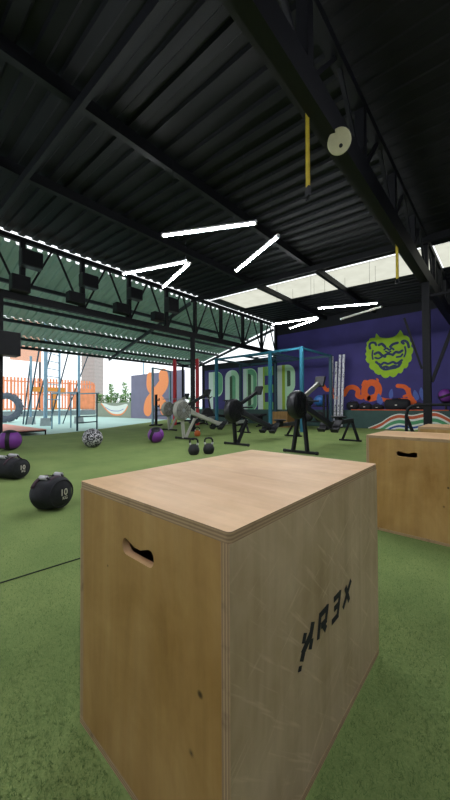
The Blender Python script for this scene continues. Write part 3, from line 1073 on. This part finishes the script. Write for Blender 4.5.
# ---- wooden crate, benches and ball rack inside the rig
PLY_C = wood('crate_board', hx('7a5a33'), hx('94703f'), hx('a5834f'), 'Z', (), None)
r = thing('storage_crate', 'brown wooden crate on the turf inside the teal rig, below the R', 'crate', (-6.3, 9.7, 0))
b = MB(); b.box(0, .62, 0, .02, 0, .55); b.build('front_board', PLY_C, r)
b = MB(); b.box(0, .62, .48, .5, 0, .55); b.build('back_board', PLY_C, r)
for x in (0, .6):
    b = MB(); b.box(x, x + .02, .02, .48, 0, .55); b.build('side_board', PLY_C, r)
b = MB(); b.box(.02, .6, .02, .48, .0, .02); b.build('bottom_board', PLY_C, r)
for z in (.1, .42):
    b = MB(); b.box(0, .62, -.012, 0, z, z + .05); b.build('cleat', PLY_C, r)
def bench(label, loc, rz):
    r = thing('weight_bench', label, 'bench', loc, rz, 'weight benches in the rig')
    b = MB(); b.box(-.6, .6, -.14, .14, .38, .45); b.build('pad', BLKF, r, bevel=.02)
    for x in (-.45, .45):
        b = MB(); b.bar((x, -.22, .025), (x, .22, .025), .05); b.bar((x, 0, .03), (x, 0, .38), .06); b.build('leg', STEEL, r)
    b = MB(); b.bar((-.45, 0, .33), (.45, 0, .33), .06, .08); b.build('spine', STEEL, r)
bench('black weight bench under the letters D and E', (-7.2, 9.5, 0), .1)
bench('black weight bench under the letters P and O', (-7.55, 10.2, 0), -.05)
r = thing('ball_rack', 'black ball rack at the right end of the teal rig', 'rack', (-4.62, 9.55, 0))
for x in (-.4, .4):
    b = MB(); b.box(x - .025, x + .025, -.16, -.11, 0, 1.12); b.box(x - .025, x + .025, .11, .16, 0, 1.12); b.box(x - .025, x + .025, -.11, .11, .0, .05); b.build('side_frame', STEEL, r)
for z in (.25, .74):
    b = MB()
    for y in (-.1, .1):
        b.bar((-.4, y, z), (.4, y, z), .03)
    b.build('shelf', STEEL, r)
def rackball(label, x, z, rad, m):
    b = MB(); b.ball((0, 0, 0), rad, seg=28, rings=16)
    o = b.build('exercise_ball', m, None, smooth=80, loc=(-4.62 + x, 9.55, z))
    b = MB(); b.tube([(rad * math.cos(t), rad * math.sin(t), 0) for t in [2 * PI * k / 32 for k in range(32)]], .003, 5, closed=True); b.build('seam', RUB, o)
    tag(o, label, 'ball', 'balls on the black rack')
rackball('blue ball on the upper shelf of the black ball rack', .2, .74 + .18, .18, BLUEB)
rackball('black ball beside the blue one on the ball rack', -.19, .74 + .165, .165, RUB)
rackball('left black ball on the lower shelf of the ball rack', -.2, .25 + .165, .165, RUB)
rackball('right black ball on the lower shelf of the ball rack', .2, .25 + .165, .165, RUB)

# ---- marked pipes leaning by the ledge
POS = [(-4.56, -4.55, 2.5, 'leftmost'), (-4.42, -4.43, 2.3, 'second from left and shortest'), (-4.28, -4.31, 2.53, 'third from left'), (-4.15, -4.19, 2.52, 'rightmost')]
for (xt, xb, h, w) in POS:
    r = thing('marked_pipe', 'white dark-marked pipe leaning toward the purple wall, %s of four' % w, 'pipe', (xb, 10.72, 0), 0, 'white pipes standing together')
    b = MB(); b.tube([(0, 0, .03), ((xt - xb), .2, h)], .043, 12); b.build('shaft', PIPE, r)
    b = MB(); b.cyl((0, -.003, 0), (0, .0, .05), .048, seg=12); b.build('foot_cap', RUB, r)

# ---- black bags on the ledge
def ledgebag(label, x, w, h, d=.3, seed=0, y=11.24):
    r = thing('ledge_bag', label, 'bag', (x, y, .6), 0, 'black bags on the green ledge')
    b = MB()
    M = Matrix.Translation((0, 0, h / 2)) @ Matrix.Rotation(PI / 2, 4, 'Y')
    b.lathe([(0, -w / 2), (h * .3, -w / 2 + .01), (h * .47, -w / 2 + .07), (h * .5, 0), (h * .47, w / 2 - .07), (h * .3, w / 2 - .01), (0, w / 2)], 24, M)
    for v in b.bm.verts:
        n = mnoise.noise(Vector((v.co.x * 7 + seed, v.co.y * 7, v.co.z * 7)))
        v.co.z = max(0.002, v.co.z + n * .05)
        v.co.y *= d / h
    b.build('bag_body', BLKF, r, smooth=80)
    b = MB(); b.tube([(-w * .2, -d * .2, h * .9), (-w * .12, -d * .25, h * 1.08), (w * .12, -d * .25, h * 1.08), (w * .2, -d * .2, h * .9)], .012, 8); b.build('carry_handle', BLKF, r)
    b = MB(); b.box(-.03, .03, -d * .5 - .004, -d * .44, h * .42, h * .52); b.build('white_tag', WHITEINK, r)
ledgebag('leftmost black bag on the green ledge, right of the white pipes', -3.97, .4, .3, seed=1)
ledgebag('black bag on the ledge under the left orange swirl', -3.55, .4, .24, seed=5)
ledgebag('low black bag on the ledge below the orange ring', -3.16, .36, .2, seed=9)
ledgebag('longest black bag on the ledge, under the green beast', -2.58, .74, .36, .34, seed=14)
ledgebag('small black bag on the ledge next to the right-hand post', -1.98, .36, .22, seed=21)

# ---- black tubular stand behind the second box
r = thing('tubular_stand', 'black tubular frame in front of the right-hand post', 'stand', (-1.12, 5.5, 0))
b = MB(); b.tube([(-.02, 0, .1), (-.02, 0, .62), (0.0, 0, .72), (.06, 0, .775), (.14, 0, .785), (1.0, 0, .8), (1.1, 0, .78), (1.14, 0, .7), (1.14, 0, .1)], .022, 10)
b.build('top_tube', STEEL, r)
for x in (-.02, 1.14):
    b = MB(); b.bar((x, -.3, .03), (x, .3, .03), .05); b.cyl((x, 0, .03), (x, 0, .12), .024); b.build('foot', STEEL, r)
b = MB(); b.bar((-.02, 0, .62), (.16, .1, .03), .04); b.build('brace', STEEL, r)

# ---- hanging tubes of light
def led(label, a, c, on=True):
    z = 3.0
    mx = ((a[0] + c[0]) / 2, (a[1] + c[1]) / 2)
    L = math.hypot(c[0] - a[0], c[1] - a[1])
    rz = math.atan2(c[1] - a[1], c[0] - a[0])
    r = thing('led_batten', label, 'light', (mx[0], mx[1], z), rz, 'hanging led battens')
    b = MB(); b.box(-L / 2, L / 2, -.022, .022, .022, .045)
    h = b.build('housing', GRIP if on else GREYP, r)
    b = MB(); b.box(-L / 2 + .01, L / 2 - .01, -.014, .014, .004, .022)
    b.build('diffuser', LEDM if on else LEDOFF, r, bevel=.004)
    for s in (-1, 1):
        b = MB(); b.box(s * L / 2 - .012, s * L / 2 + .012, -.023, .023, .002, .047); b.build('end_cap', GRIP, r)
        x = s * L * .38
        zz = RZ(mx[0] + x * math.cos(rz)) - z - .002
        b = MB(); b.cyl((x, 0, .045), (x, 0, zz), .003, seg=6); b.build('cable', STEEL, r)
led('topmost led batten, nearest overhead, lit', (-3.32, 2.54), (-2.24, 3.12))
led('lit led batten just right of and below the topmost one', (-3.3, 4.03), (-2.21, 3.57))
led('lit led batten at the left, upper arm of the left arrow', (-4.79, 2.84), (-3.66, 3.25))
led('lit led batten at the left, lower arm of the left arrow', (-4.77, 3.66), (-3.68, 3.33))
led('lit led batten in front of the skylights, upper arm of the far arrow', (-4.78, 7.39), (-3.55, 7.56))
led('lit led batten in front of the skylights, lower arm of the far arrow', (-4.65, 8.13), (-3.57, 7.67))
led('lit led batten farthest right, above the unlit one', (-3.19, 6.86), (-2.07, 7.40))
for k, (a, c) in enumerate((((.4, 1.6), (1.5, 2.1)), ((.4, 3.2), (1.5, 2.7)), ((-2.6, -1.2), (-1.5, -.8)), ((-2.6, -.2), (-1.5, -.5)), ((.4, -2.4), (1.5, -1.9)), ((.4, -.9), (1.5, -1.4)), ((-5.6, -1.6), (-4.5, -1.2)), ((-5.6, -.4), (-4.5, -.8)))):  # extra lamps added out of view to light floor and box faces
    led('lit led batten added out of view for fill light, ' + ('nearer the right wall, far arm', 'nearer the right wall, near arm', 'over the camera, near arm', 'over the camera, far arm', 'at the back right, near arm', 'at the back right, far arm', 'at the back left, near arm', 'at the back left, far arm')[k], a, c)
led('unlit batten hanging before the purple wall', (-3.17, 8.17), (-2.09, 7.77), False)

# ---- straps and disc on the beam
def strap(label, y, ztop, zbot, hook):
    X = -1.125
    r = thing('hanging_strap', label, 'strap', (X, y, zbot), math.radians(75 if hook else 62), 'yellow straps on the overhead beam')
    L = ztop - zbot
    b = MB()
    for dx in (-.006, .006):
        b.bar((dx, 0, .06), (dx * .4, 0, L + .24), .004, .036)
    b.build('webbing', YEL, r)
    b = MB()
    if hook:
        b.tube([(0, .025 * math.cos(t), .03 + .045 * math.sin(t)) for t in [2 * PI * k / 18 for k in range(18)]], .006, 6, closed=True)
    else:
        b.box(-.012, .012, -.022, .022, .0, .075)
        b.tube([(0, .02 * math.cos(t), -.015 + .02 * math.sin(t)) for t in [2 * PI * k / 18 for k in range(18)]], .005, 6, closed=True)
    b.build('buckle', STEEL, r)
strap('long yellow strap hanging from the overhead beam nearest the camera', 2.26, 3.03, 2.42, False)
strap('yellow strap with carabiner hanging from the beam in front of the skylight', 5.0, 3.03, 2.53, True)
r = thing('hanging_disc', 'round cream disc hanging under the overhead beam', 'disc', (-1.0, 2.58, 2.985), 0)
d = Vector((1.0, -2.58, -2.185 * .9)).normalized()
M = frame_z(d).to_4x4()
b = MB(); b.lathe([(.0, -.012), (.088, -.012), (.094, -.006), (.094, .006), (.088, .012), (0, .012)], 36, M); b.build('plate', CREAM, r)
M2 = M @ Matrix.Translation((0.012, -.03, .0128))
b = MB(); b.lathe([(0, -.002), (.015, -.002), (.015, .002), (0, .002)], 14, M2); b.build('centre_bolt', STEEL, r)
b = MB(); b.cyl((0, .02, .06), (-.06, .06, .16), .005, seg=6); b.build('cord', CREAM, r)

# ---- loudspeakers on the truss
def speaker(label, y0, y1, z0, z1, X=-7.02, dep=.2, group='black loudspeakers on the left truss'):
    r = thing('loudspeaker', label, 'loudspeaker', (X, (y0 + y1) / 2, z0), 0, group)
    w, h = (y1 - y0), z1 - z0
    b = MB(); b.box(-dep / 2, dep / 2, -w / 2, w / 2, 0, h); b.build('cabinet', BLKP, r, bevel=.01)
    b = MB(); b.box(dep / 2, dep / 2 + .008, -w / 2 + .015, w / 2 - .015, .015, h - .015); b.build('grille', STEEL, r)
    b = MB(); b.box(-dep / 2 - .03, -dep / 2, -.04, .04, h * .3, h * .7); b.build('bracket', STEEL, r)
N = ['nearest', 'second', 'third', 'fourth']
UP = [(1.95, 2.33, 3.54, 3.86), (3.12, 3.49, 3.46, 3.75), (4.32, 4.67, 3.49, 3.76), (5.51, 5.87, 3.43, 3.81)]
LO = [(1.79, 2.11, 3.01, 3.32), (2.84, 3.19, 3.04, 3.27), (3.94, 4.29, 3.05, 3.29), (5.04, 5.37, 3.08, 3.31)]
POSN = ['at the left end', 'second from the left', 'third from the left', 'nearest the thin column']
for i in range(4):
    speaker('upper black box of the pair on the left truss, %s' % POSN[i], *UP[i])
    speaker('lower black box of the pair on the left truss, %s' % POSN[i], *LO[i])
speaker('black loudspeaker on the column at the left edge, below the truss', 1.5, 1.92, 1.74, 2.18, X=-6.98, dep=.3, group=None)

# ================================================================== MURALS
WY = 11.496
def mural(name, label):
    return thing(name, label, 'mural')
def face(b, pts, y, mi):
    b.mi = mi
    b.f([b.v((p[0], y, p[1])) for p in pts])
MS = [WALLP, PALE, MINT, MIDG, DARKG, YELG, LGREEN]
r = mural('lettering_mural', 'painted green block letters spelling PODER on the purple wall')
def letter(ch, layers):
    b = MB()
    for i, (pts, mi) in enumerate(layers):
        face(b, pts, WY - .0008 * i, mi)
    o = b.build('letter', MS, r, smooth=0, recalc=False)
    o['label'] = 'painted letter ' + ch
def rect(x0, x1, z0, z1):
    return [(x0, z0), (x1, z0), (x1, z1), (x0, z1)]
def dshape(x0, x1, z0, z1, rr):
    return [(x0, z0)] + [(x1 - rr + rr * math.cos(t), z0 + rr + rr * math.sin(t)) for t in [math.radians(a) for a in range(-90, 1, 15)]] + [(x1 - rr + rr * math.cos(t), z1 - rr + rr * math.sin(t)) for t in [math.radians(a) for a in range(0, 91, 15)]] + [(x0, z1)]
x = -11.25
letter('P', [(dshape(x, x + .95, 1.2, 2.45, .38), 2), (rect(x, x + .3, .5, 2.45), 1), (dshape(x + .5, x + .92, 1.3, 2.4, .3), 3), (dshape(x + .42, x + .6, 1.5, 2.15, .08), 4)])
x = -10.15
letter('O', [(rrect(x, x + .87, .5, 2.45, .38), 1), (dshape(x + .4, x + .87, .52, 2.43, .36), 2), (rrect(x + .3, x + .66, .75, 2.2, .17), 3), (rrect(x + .3, x + .46, .78, 2.17, .08), 4)])
x = -9.04
letter('D', [(dshape(x, x + .8, .5, 2.45, .38), 2), (rect(x, x + .2, .5, 2.45), 1), (dshape(x + .28, x + .76, .55, 2.4, .34), 3), (dshape(x + .28, x + .46, .75, 2.2, .1), 4), (dshape(x + .46, x + .58, .8, 2.15, .1), 2)])
x = -8.2
letter('E', [(rect(x, x + .84, .5, 2.45), 6), (rect(x, x + .27, .5, 2.45), 1), (rect(x + .27, x + .35, .5, 2.45), 5), (rect(x + .36, x + .86, .92, 1.32), 0), (rect(x + .36, x + .86, 1.66, 2.06), 0)])
x = -7.21
letter('R', [(dshape(x, x + .85, 1.25, 2.45, .36), 2), (rect(x + .3, x + .85, .5, 1.35), 2), (rect(x, x + .24, .5, 2.45), 1), (rect(x + .24, x + .38, .5, 2.45), 5), (dshape(x + .48, x + .64, 1.55, 2.2, .07), 4), (rect(x + .48, x + .6, .5, 1.15), 4), (rect(x + .74, x + .9, 1.2, 1.3), 0)])

r = mural('beast_mural', 'lime green scalloped beast face painted on the purple wall')
b = MB(); face(b, smooth_closed(BEAST, 3), WY, 0); b.build('face_shape', LIME, r, smooth=0)
b = MB()
for k_, (p, w) in enumerate(BEAST_LINES):
    w *= 1.3
    b.ribbon(p, w, lambda a, c, k=k_: (a, WY - .0015 - .0004 * k, c))
b.build('face_lines', NAVY, r, smooth=0)
r = mural('scroll_mural', 'orange painted swirls low on the purple wall')
b = MB()
for k_, (p, w) in enumerate(SCROLL):
    b.ribbon(p, w, lambda a, c, k=k_: (a, WY - .0004 * k, c))
b.build('swirl', ORANGE, r, smooth=0)
for i, d in enumerate(DROPS):
    b = MB(); face(b, smooth_closed(d, 5), WY - .004, 0); b.build('blue_drop', SKYBL, r, smooth=0)
r = mural('stripe_mural', 'rainbow wave stripes painted on the front of the low green ledge')
W0 = smooth2(WAVE, 6)
ofs = 0.02
for (mt, w, nm) in ((WHITEP, 0.037, 'white_stripe'), (ORANGE_R, 0.094, 'orange_stripe'), (WHITEP, 0.062, 'white_stripe'), (GREENP, 0.106, 'green_stripe'), (WHITEP, 0.056, 'white_stripe'), (BLUEP, 0.062, 'blue_stripe'), (WHITEP, 0.050, 'white_stripe'), (LIME, 0.112, 'lime_stripe'), (WHITEP, 0.037, 'white_stripe')):
    b = MB()
    up = [(p[0], 10.997, max(.004, min(.597, p[1] + .06 - ofs))) for p in W0]
    dn = [(p[0], 10.997, max(.004, min(.597, p[1] + .06 - ofs - w))) for p in W0]
    uv = [b.v(p) for p in up]; dv = [b.v(p) for p in dn]
    for i in range(len(uv) - 1):
        if up[i][2] > dn[i][2] or up[i + 1][2] > dn[i + 1][2]:
            b.f([uv[i], uv[i + 1], dv[i + 1], dv[i]])
    b.build(nm, mt, r, smooth=0)
    ofs += w
r = mural('mark_mural', 'big orange rounded X mark painted on the grey panel')
b = MB()
for k_, (p, w) in enumerate(XMARK):
    b.ribbon(p, w, lambda a, c, k=k_: (a, WY - .0006 * k, c), solid=True)
b.build('mark', PEACH, r, smooth=0)
r = mural('swoosh_mural', 'white swoosh with orange lines painted on the low yard wall')
b = MB(); face(b, smooth_closed([(p[0], min(p[1], .99)) for p in SWOOSH], 4), 11.475, 0); b.build('white_swoosh', WHITEP, r, smooth=0)
low = [(p[0], min(p[1], .97)) for p in SWOOSH[:7]]
b = MB(); b.ribbon(low, .1, lambda a, c: (a, 11.473, c), caps=False); b.build('orange_line', PEACH, r, smooth=0)
b = MB(); b.ribbon([(p[0] * .9 - 2.1, p[1] * .55 + .33) for p in low[1:6]], .04, lambda a, c: (a, 11.472, c), caps=False); b.build('blue_line', SKYBL, r, smooth=0)

# ================================================================== YARD
# tractor tyre
r = thing('tractor_tyre', 'huge grey tractor tyre standing in the yard at the left edge', 'tyre', (-18.75, 4.62, -.03))
M = Matrix.Scale(1.03, 4) @ Matrix.Translation((0, 0, .735)) @ Matrix.Rotation(math.radians(-24), 4, 'Z') @ Matrix.Rotation(PI / 2, 4, 'Y')
b = MB(); b.lathe([(.42, -.16), (.5, -.21), (.62, -.22), (.69, -.19), (.7, 0), (.69, .19), (.62, .22), (.5, .21), (.42, .16), (.46, .1), (.6, .14), (.63, 0), (.6, -.14), (.46, -.1)], 48, M, closed=True)
b.build('carcass', TYRE, r)
b = MB()
for k in range(26):
    A = M @ Matrix.Rotation(2 * PI * k / 26, 4, 'Z')
    s = -1 if k % 2 else 1
    b.box(.685, .73, -.035, .035, -.01 if s > 0 else -.2, .2 if s > 0 else .01, A @ Matrix.Rotation(s * .35, 4, 'X'))
b.build('tread_lugs', TYRE, r)

# salmon platform
r = thing('low_platform', 'low salmon-topped platform with thin black frame in the yard', 'platform', (-9.95, 3.45, -.03))
b = MB(); b.box(-4.2, 0, -1.9, 0, .13, .155); b.build('top_boards', PINK, r)
b = MB()
b.bar((-4.2, -.02, .11), (0, -.02, .11), .03, .04); b.bar((-4.2, -1.88, .11), (0, -1.88, .11), .03, .04); b.bar((-.015, -1.88, .11), (-.015, -.02, .11), .03, .04); b.bar((-4.185, -1.88, .11), (-4.185, -.02, .11), .03, .04)
b.build('frame', STEEL, r)
for x in (-4.18, -2.1, -.02):
    for y in (-1.88, -.95, -.02):
        b = MB(); b.box(x - .015, x + .015, y - .015, y + .015, 0, .1); b.build('leg', STEEL, r)

# parallel bars
r = thing('parallel_bars', 'blue-grey and dark parallel bars standing in the yard', 'parallel bars', (-11.5, 4.9, -.03))
P = [(-.73, -.48), (-.72, .18), (.95, -.31), (.59, .54)]
for i, (x, y) in enumerate(P):
    b = MB(); b.cyl((x, y, 0), (x, y, 1.27), .032 if i == 2 else .026, seg=12); b.build('post', BLUEG if i < 2 else DTEAL, r)
for i, j in ((0, 2), (1, 3)):
    b = MB(); b.cyl((P[i][0] - .05, P[i][1], 1.27), (P[j][0] + .1, P[j][1] + .03, 1.27), .024, seg=10); b.build('hand_rail', BLUEG, r)
for z in (.26, .46):
    b = MB(); b.cyl((P[2][0], P[2][1], z), (P[3][0], P[3][1], z), .02, seg=8); b.build('rung', DTEAL, r)

# climbing frame
r = thing('climbing_frame', 'tall pale blue climbing frame with slanted bars in the yard', 'climbing frame', (-15.3, 5.0, -.03))
def pole(x, y, h, rad, nm='post', foot=True):
    b = MB(); b.cyl((x, y, 0), (x, y, h), rad, seg=12); p = b.build(nm, BLUEG, r)
    if foot:
        b = MB(); b.lathe([(0, 0), (.28, 0), (.24, .32), (0, .32)], 4, Matrix.Translation((x, y, 0)) @ Matrix.Rotation(.5, 4, 'Z')); b.build('concrete_foot', CONC, p)
pole(-.9, -.05, 3.1, .05)
pole(.9, -.05, 5.0, .075)
pole(.25, .75, 5.0, .045, foot=False)
pole(.3, 1.6, 5.0, .06)
for k in range(13):
    z = 1.1 + k * .33
    b = MB(); b.cyl((.9, -.05, z), (.25, .75, z), .018, seg=8); b.build('rung', BLUEG, r)
b = MB(); b.cyl((.9, -.05, 4.9), (.3, 1.6, 4.9), .05, seg=10); b.build('top_rail', BLUEG, r)
for (x0, y0, x1, y1, h) in ((-.9, -.35, -.92, -.05, 3.0), (-.55, -.35, .95, -.1, 4.5), (-.2, -.2, .85, .5, 4.5), (-.2, .5, .35, 1.4, 4.5), (.0, 1.0, .5, 2.4, 4.5)):
    b = MB(); b.bar((x0, y0, 0), (x1, y1, h), .045, .045); b.build('slanted_bar', DTEAL, r)

# orange slat fence
r = thing('slat_fence', 'orange vertical slat fence at the back of the yard', 'fence', (-28.3, 3.0, -.03))
b = MB()
y = 0
while y < 10.9:
    h = 3.06 if y < 10.3 else 3.06 - (y - 10.3) ** 2 * 1.2
    b.box(-.02, .02, y, y + .13, .5, h)
    y += .235
b.build('slats', FENCE, r)
for z in (.6, 1.75, 2.75):
    b = MB(); b.box(-.07, -.02, 0, 10.85, z - .05, z + .05); b.build('rail', FENCE, r)
b = MB(); b.box(-.12, .0, 0, 11, 0, .42); b.build('plinth', CURB, r)
for k in range(6):
    b = MB(); b.box(-.14, -.05, k * 2.16, k * 2.16 + .09, .0, 2.9); b.build('post', FENCE, r)
b = MB(); b.box(.02, .08, 8.9, 10.75, .62, 2.35); b.build('orange_panel', FENCE, r)
b = MB(); b.box(.02, .14, 5.6, 8.2, 1.95, 2.35); b.box(.02, .14, 7.2, 7.6, .5, 1.95); b.build('amber_beam', AMBER, r)

# brick tower, billboard, lamp post
r = thing('brick_tower', 'grey brick tower rising behind the right end of the orange fence', 'building', (-34.3, 16.6, -.03), math.radians(28))
b = MB(); b.box(-.8, .8, -.8, .8, 0, 10); b.build('shaft', BRICKT, r)
for k in range(24):
    b = MB(); b.box(-.83, .83, -.83, .83, .4 + k * .4, .46 + k * .4); b.build('brick_course', BRICKT, r)
r = thing('billboard', 'peach panel on a post above the orange fence', 'billboard', (-36, 10.7, -.03))
b = MB(); b.box(-.08, .08, -1.5, 1.25, 5.35, 9.5); b.build('panel', mat('peach_board', hx('f0b49a'), .7), r)
b = MB(); b.cyl((-.2, 1.2, 0), (-.2, 1.2, 9.5), .1, seg=12); b.build('post', STEELG, r)
r = thing('lamp_post', 'slim grey lamp post behind the grey panel', 'lamp post', (-20.95, 14.2, -.03))
b = MB(); b.cyl((0, 0, 0), (0, 0, 5.6), .06, .045, seg=12); b.build('pole', BLUEG, r)
b = MB(); b.bar((0, 0, 5.58), (.9, 0, 5.7), .05); b.box(.6, 1.1, -.1, .1, 5.64, 5.74); b.build('lamp_head', BLUEG, r)

# plants behind the low wall
def plant(name, label, loc, h, w, n, spiky, seed):
    rnd = random.Random(seed)
    r = thing(name, label, 'plant', (loc[0], loc[1], -.03), 0, 'plants behind the yard wall')
    b = MB(); b.tube([(0, 0, 0), (.03, 0, h * .5), (0, .02, h * .85)], [.07, .05, .02], 8); b.build('trunk', BARK, r)
    b = MB()
    for i in range(n):
        t = rnd.random()
        z = h * (.25 + .75 * t)
        rad = w * (1 - t * (.85 if spiky else .5)) * math.sqrt(rnd.random())
        a = rnd.random() * 2 * PI
        c = Vector((rad * math.cos(a), rad * math.sin(a), z))
        d = Vector((math.cos(a), math.sin(a), .9 if spiky else rnd.uniform(-.3, .8))).normalized()
        s = d.cross(Vector((0, 0, 1))).normalized()
        L = rnd.uniform(.14, .28) * (1.3 if spiky else 1)
        ww = L * (.13 if spiky else .3)
        b.f([b.v(c), b.v(c + d * L * .5 + s * ww), b.v(c + d * L), b.v(c + d * L * .5 - s * ww)])
    b.build('foliage', LEAF, r, smooth=0, recalc=False)
plant('cypress', 'left narrow cypress behind the white swoosh wall', (-25.9, 14.2), 2.6, .45, 260, True, 1)
plant('cypress', 'right narrow cypress behind the white swoosh wall', (-23.6, 14.2), 2.65, .5, 260, True, 2)
for i, (x, h, lb) in enumerate(((-25.4, 1.75, 'leafy shrub behind the left end of the low yard wall'), (-24.2, 1.65, 'leafy shrub behind the low yard wall, second from its left end'), (-23.05, 1.75, 'leafy shrub behind the low yard wall, middle of the five'), (-21.9, 1.6, 'leafy shrub behind the low yard wall, second from the grey panel'), (-20.75, 1.7, 'leafy shrub behind the low yard wall, next to the grey panel'))):
    plant('shrub', lb, (x, 13.0), h, .4, 420, False, 10 + i)
plant('shrub', 'leafy shrub in the gap right of the grey panel', (-14.2, 13.0), 1.3, .6, 300, False, 31)

# ================================================================== CAMERA, LIGHT, WORLD
cam = bpy.data.cameras.new('camera')
co = bpy.data.objects.new('camera', cam)
COL.objects.link(co)
cam.sensor_fit = 'AUTO'
cam.sensor_width = 36
cam.lens = 316.6 / 800 * 36
cam.clip_start = .02
cam.clip_end = 500
YAW = math.radians(41.47)
Rm = Matrix.Rotation(YAW, 4, 'Z') @ Matrix.Rotation(PI / 2 + .0153, 4, 'X') @ Matrix.Rotation(-.00483, 4, 'Z')
co.matrix_world = Matrix.Translation((0, 0, .8037)) @ Rm
SC.camera = co

w = bpy.data.worlds.new('overcast_sky')
SC.world = w
w.use_nodes = True
nt = w.node_tree
bg = nt.nodes['Background']
bg.inputs['Color'].default_value = (.93, .965, 1, 1)
bg.inputs['Strength'].default_value = SKY_STRENGTH
SC.view_settings.view_transform = 'Standard'
SC.view_settings.look = 'None'
SC.view_settings.exposure = EXPOSURE
SC.view_settings.gamma = 1

# ---- pile of the artificial turf, blade by blade where the camera can make it out
def turf_pile():
    import numpy as np
    g = np.random.default_rng(3)
    N = 620000
    d = .3 + 3.4 * g.random(N)
    keep = g.random(N) > (d - 1.3) / 2.4
    d = d[keep]
    N = len(d)
    a = g.random(N) * 2 * PI
    x, y = d * np.cos(a), d * np.sin(a)
    k = ~((x > -.83) & (x < -.31) & (y > .355) & (y < 1.11))
    k &= ~((x > -.7) & (x < -.05) & (y > 2.16) & (y < 2.64))
    k &= ~((y < .95) & (np.abs(x - (-1.66 - (.93 - y) * .12)) < .007))
    k &= ~((np.abs(x + 2.68) < .16) & (np.abs(y - .965) < .15))
    k &= (x < 3.45)
    x, y = x[k], y[k]
    N = len(x)
    h = g.uniform(.004, .009, N)
    t = g.random(N) * 2 * PI
    wx, wy = np.cos(t) * .0011, np.sin(t) * .0011
    lx, ly = g.normal(0, .005, N), g.normal(0, .005, N)
    v = np.zeros((N, 3, 3), dtype=np.float32)
    v[:, 0, 0], v[:, 0, 1] = x - wx, y - wy
    v[:, 1, 0], v[:, 1, 1] = x + wx, y + wy
    v[:, 2, 0], v[:, 2, 1], v[:, 2, 2] = x + lx, y + ly, h
    me = bpy.data.meshes.new('turf_pile')
    me.vertices.add(N * 3)
    me.vertices.foreach_set('co', v.ravel())
    me.loops.add(N * 3)
    me.loops.foreach_set('vertex_index', np.arange(N * 3, dtype=np.int32))
    me.polygons.add(N)
    me.polygons.foreach_set('loop_start', np.arange(0, N * 3, 3, dtype=np.int32))
    me.update(calc_edges=True)
    me.materials.append(BLADE)
    o = bpy.data.objects.new('turf_pile', me)
    COL.objects.link(o)
    tag(o, 'short green artificial turf pile around the plywood boxes', 'artificial turf', kind='stuff')
turf_pile()
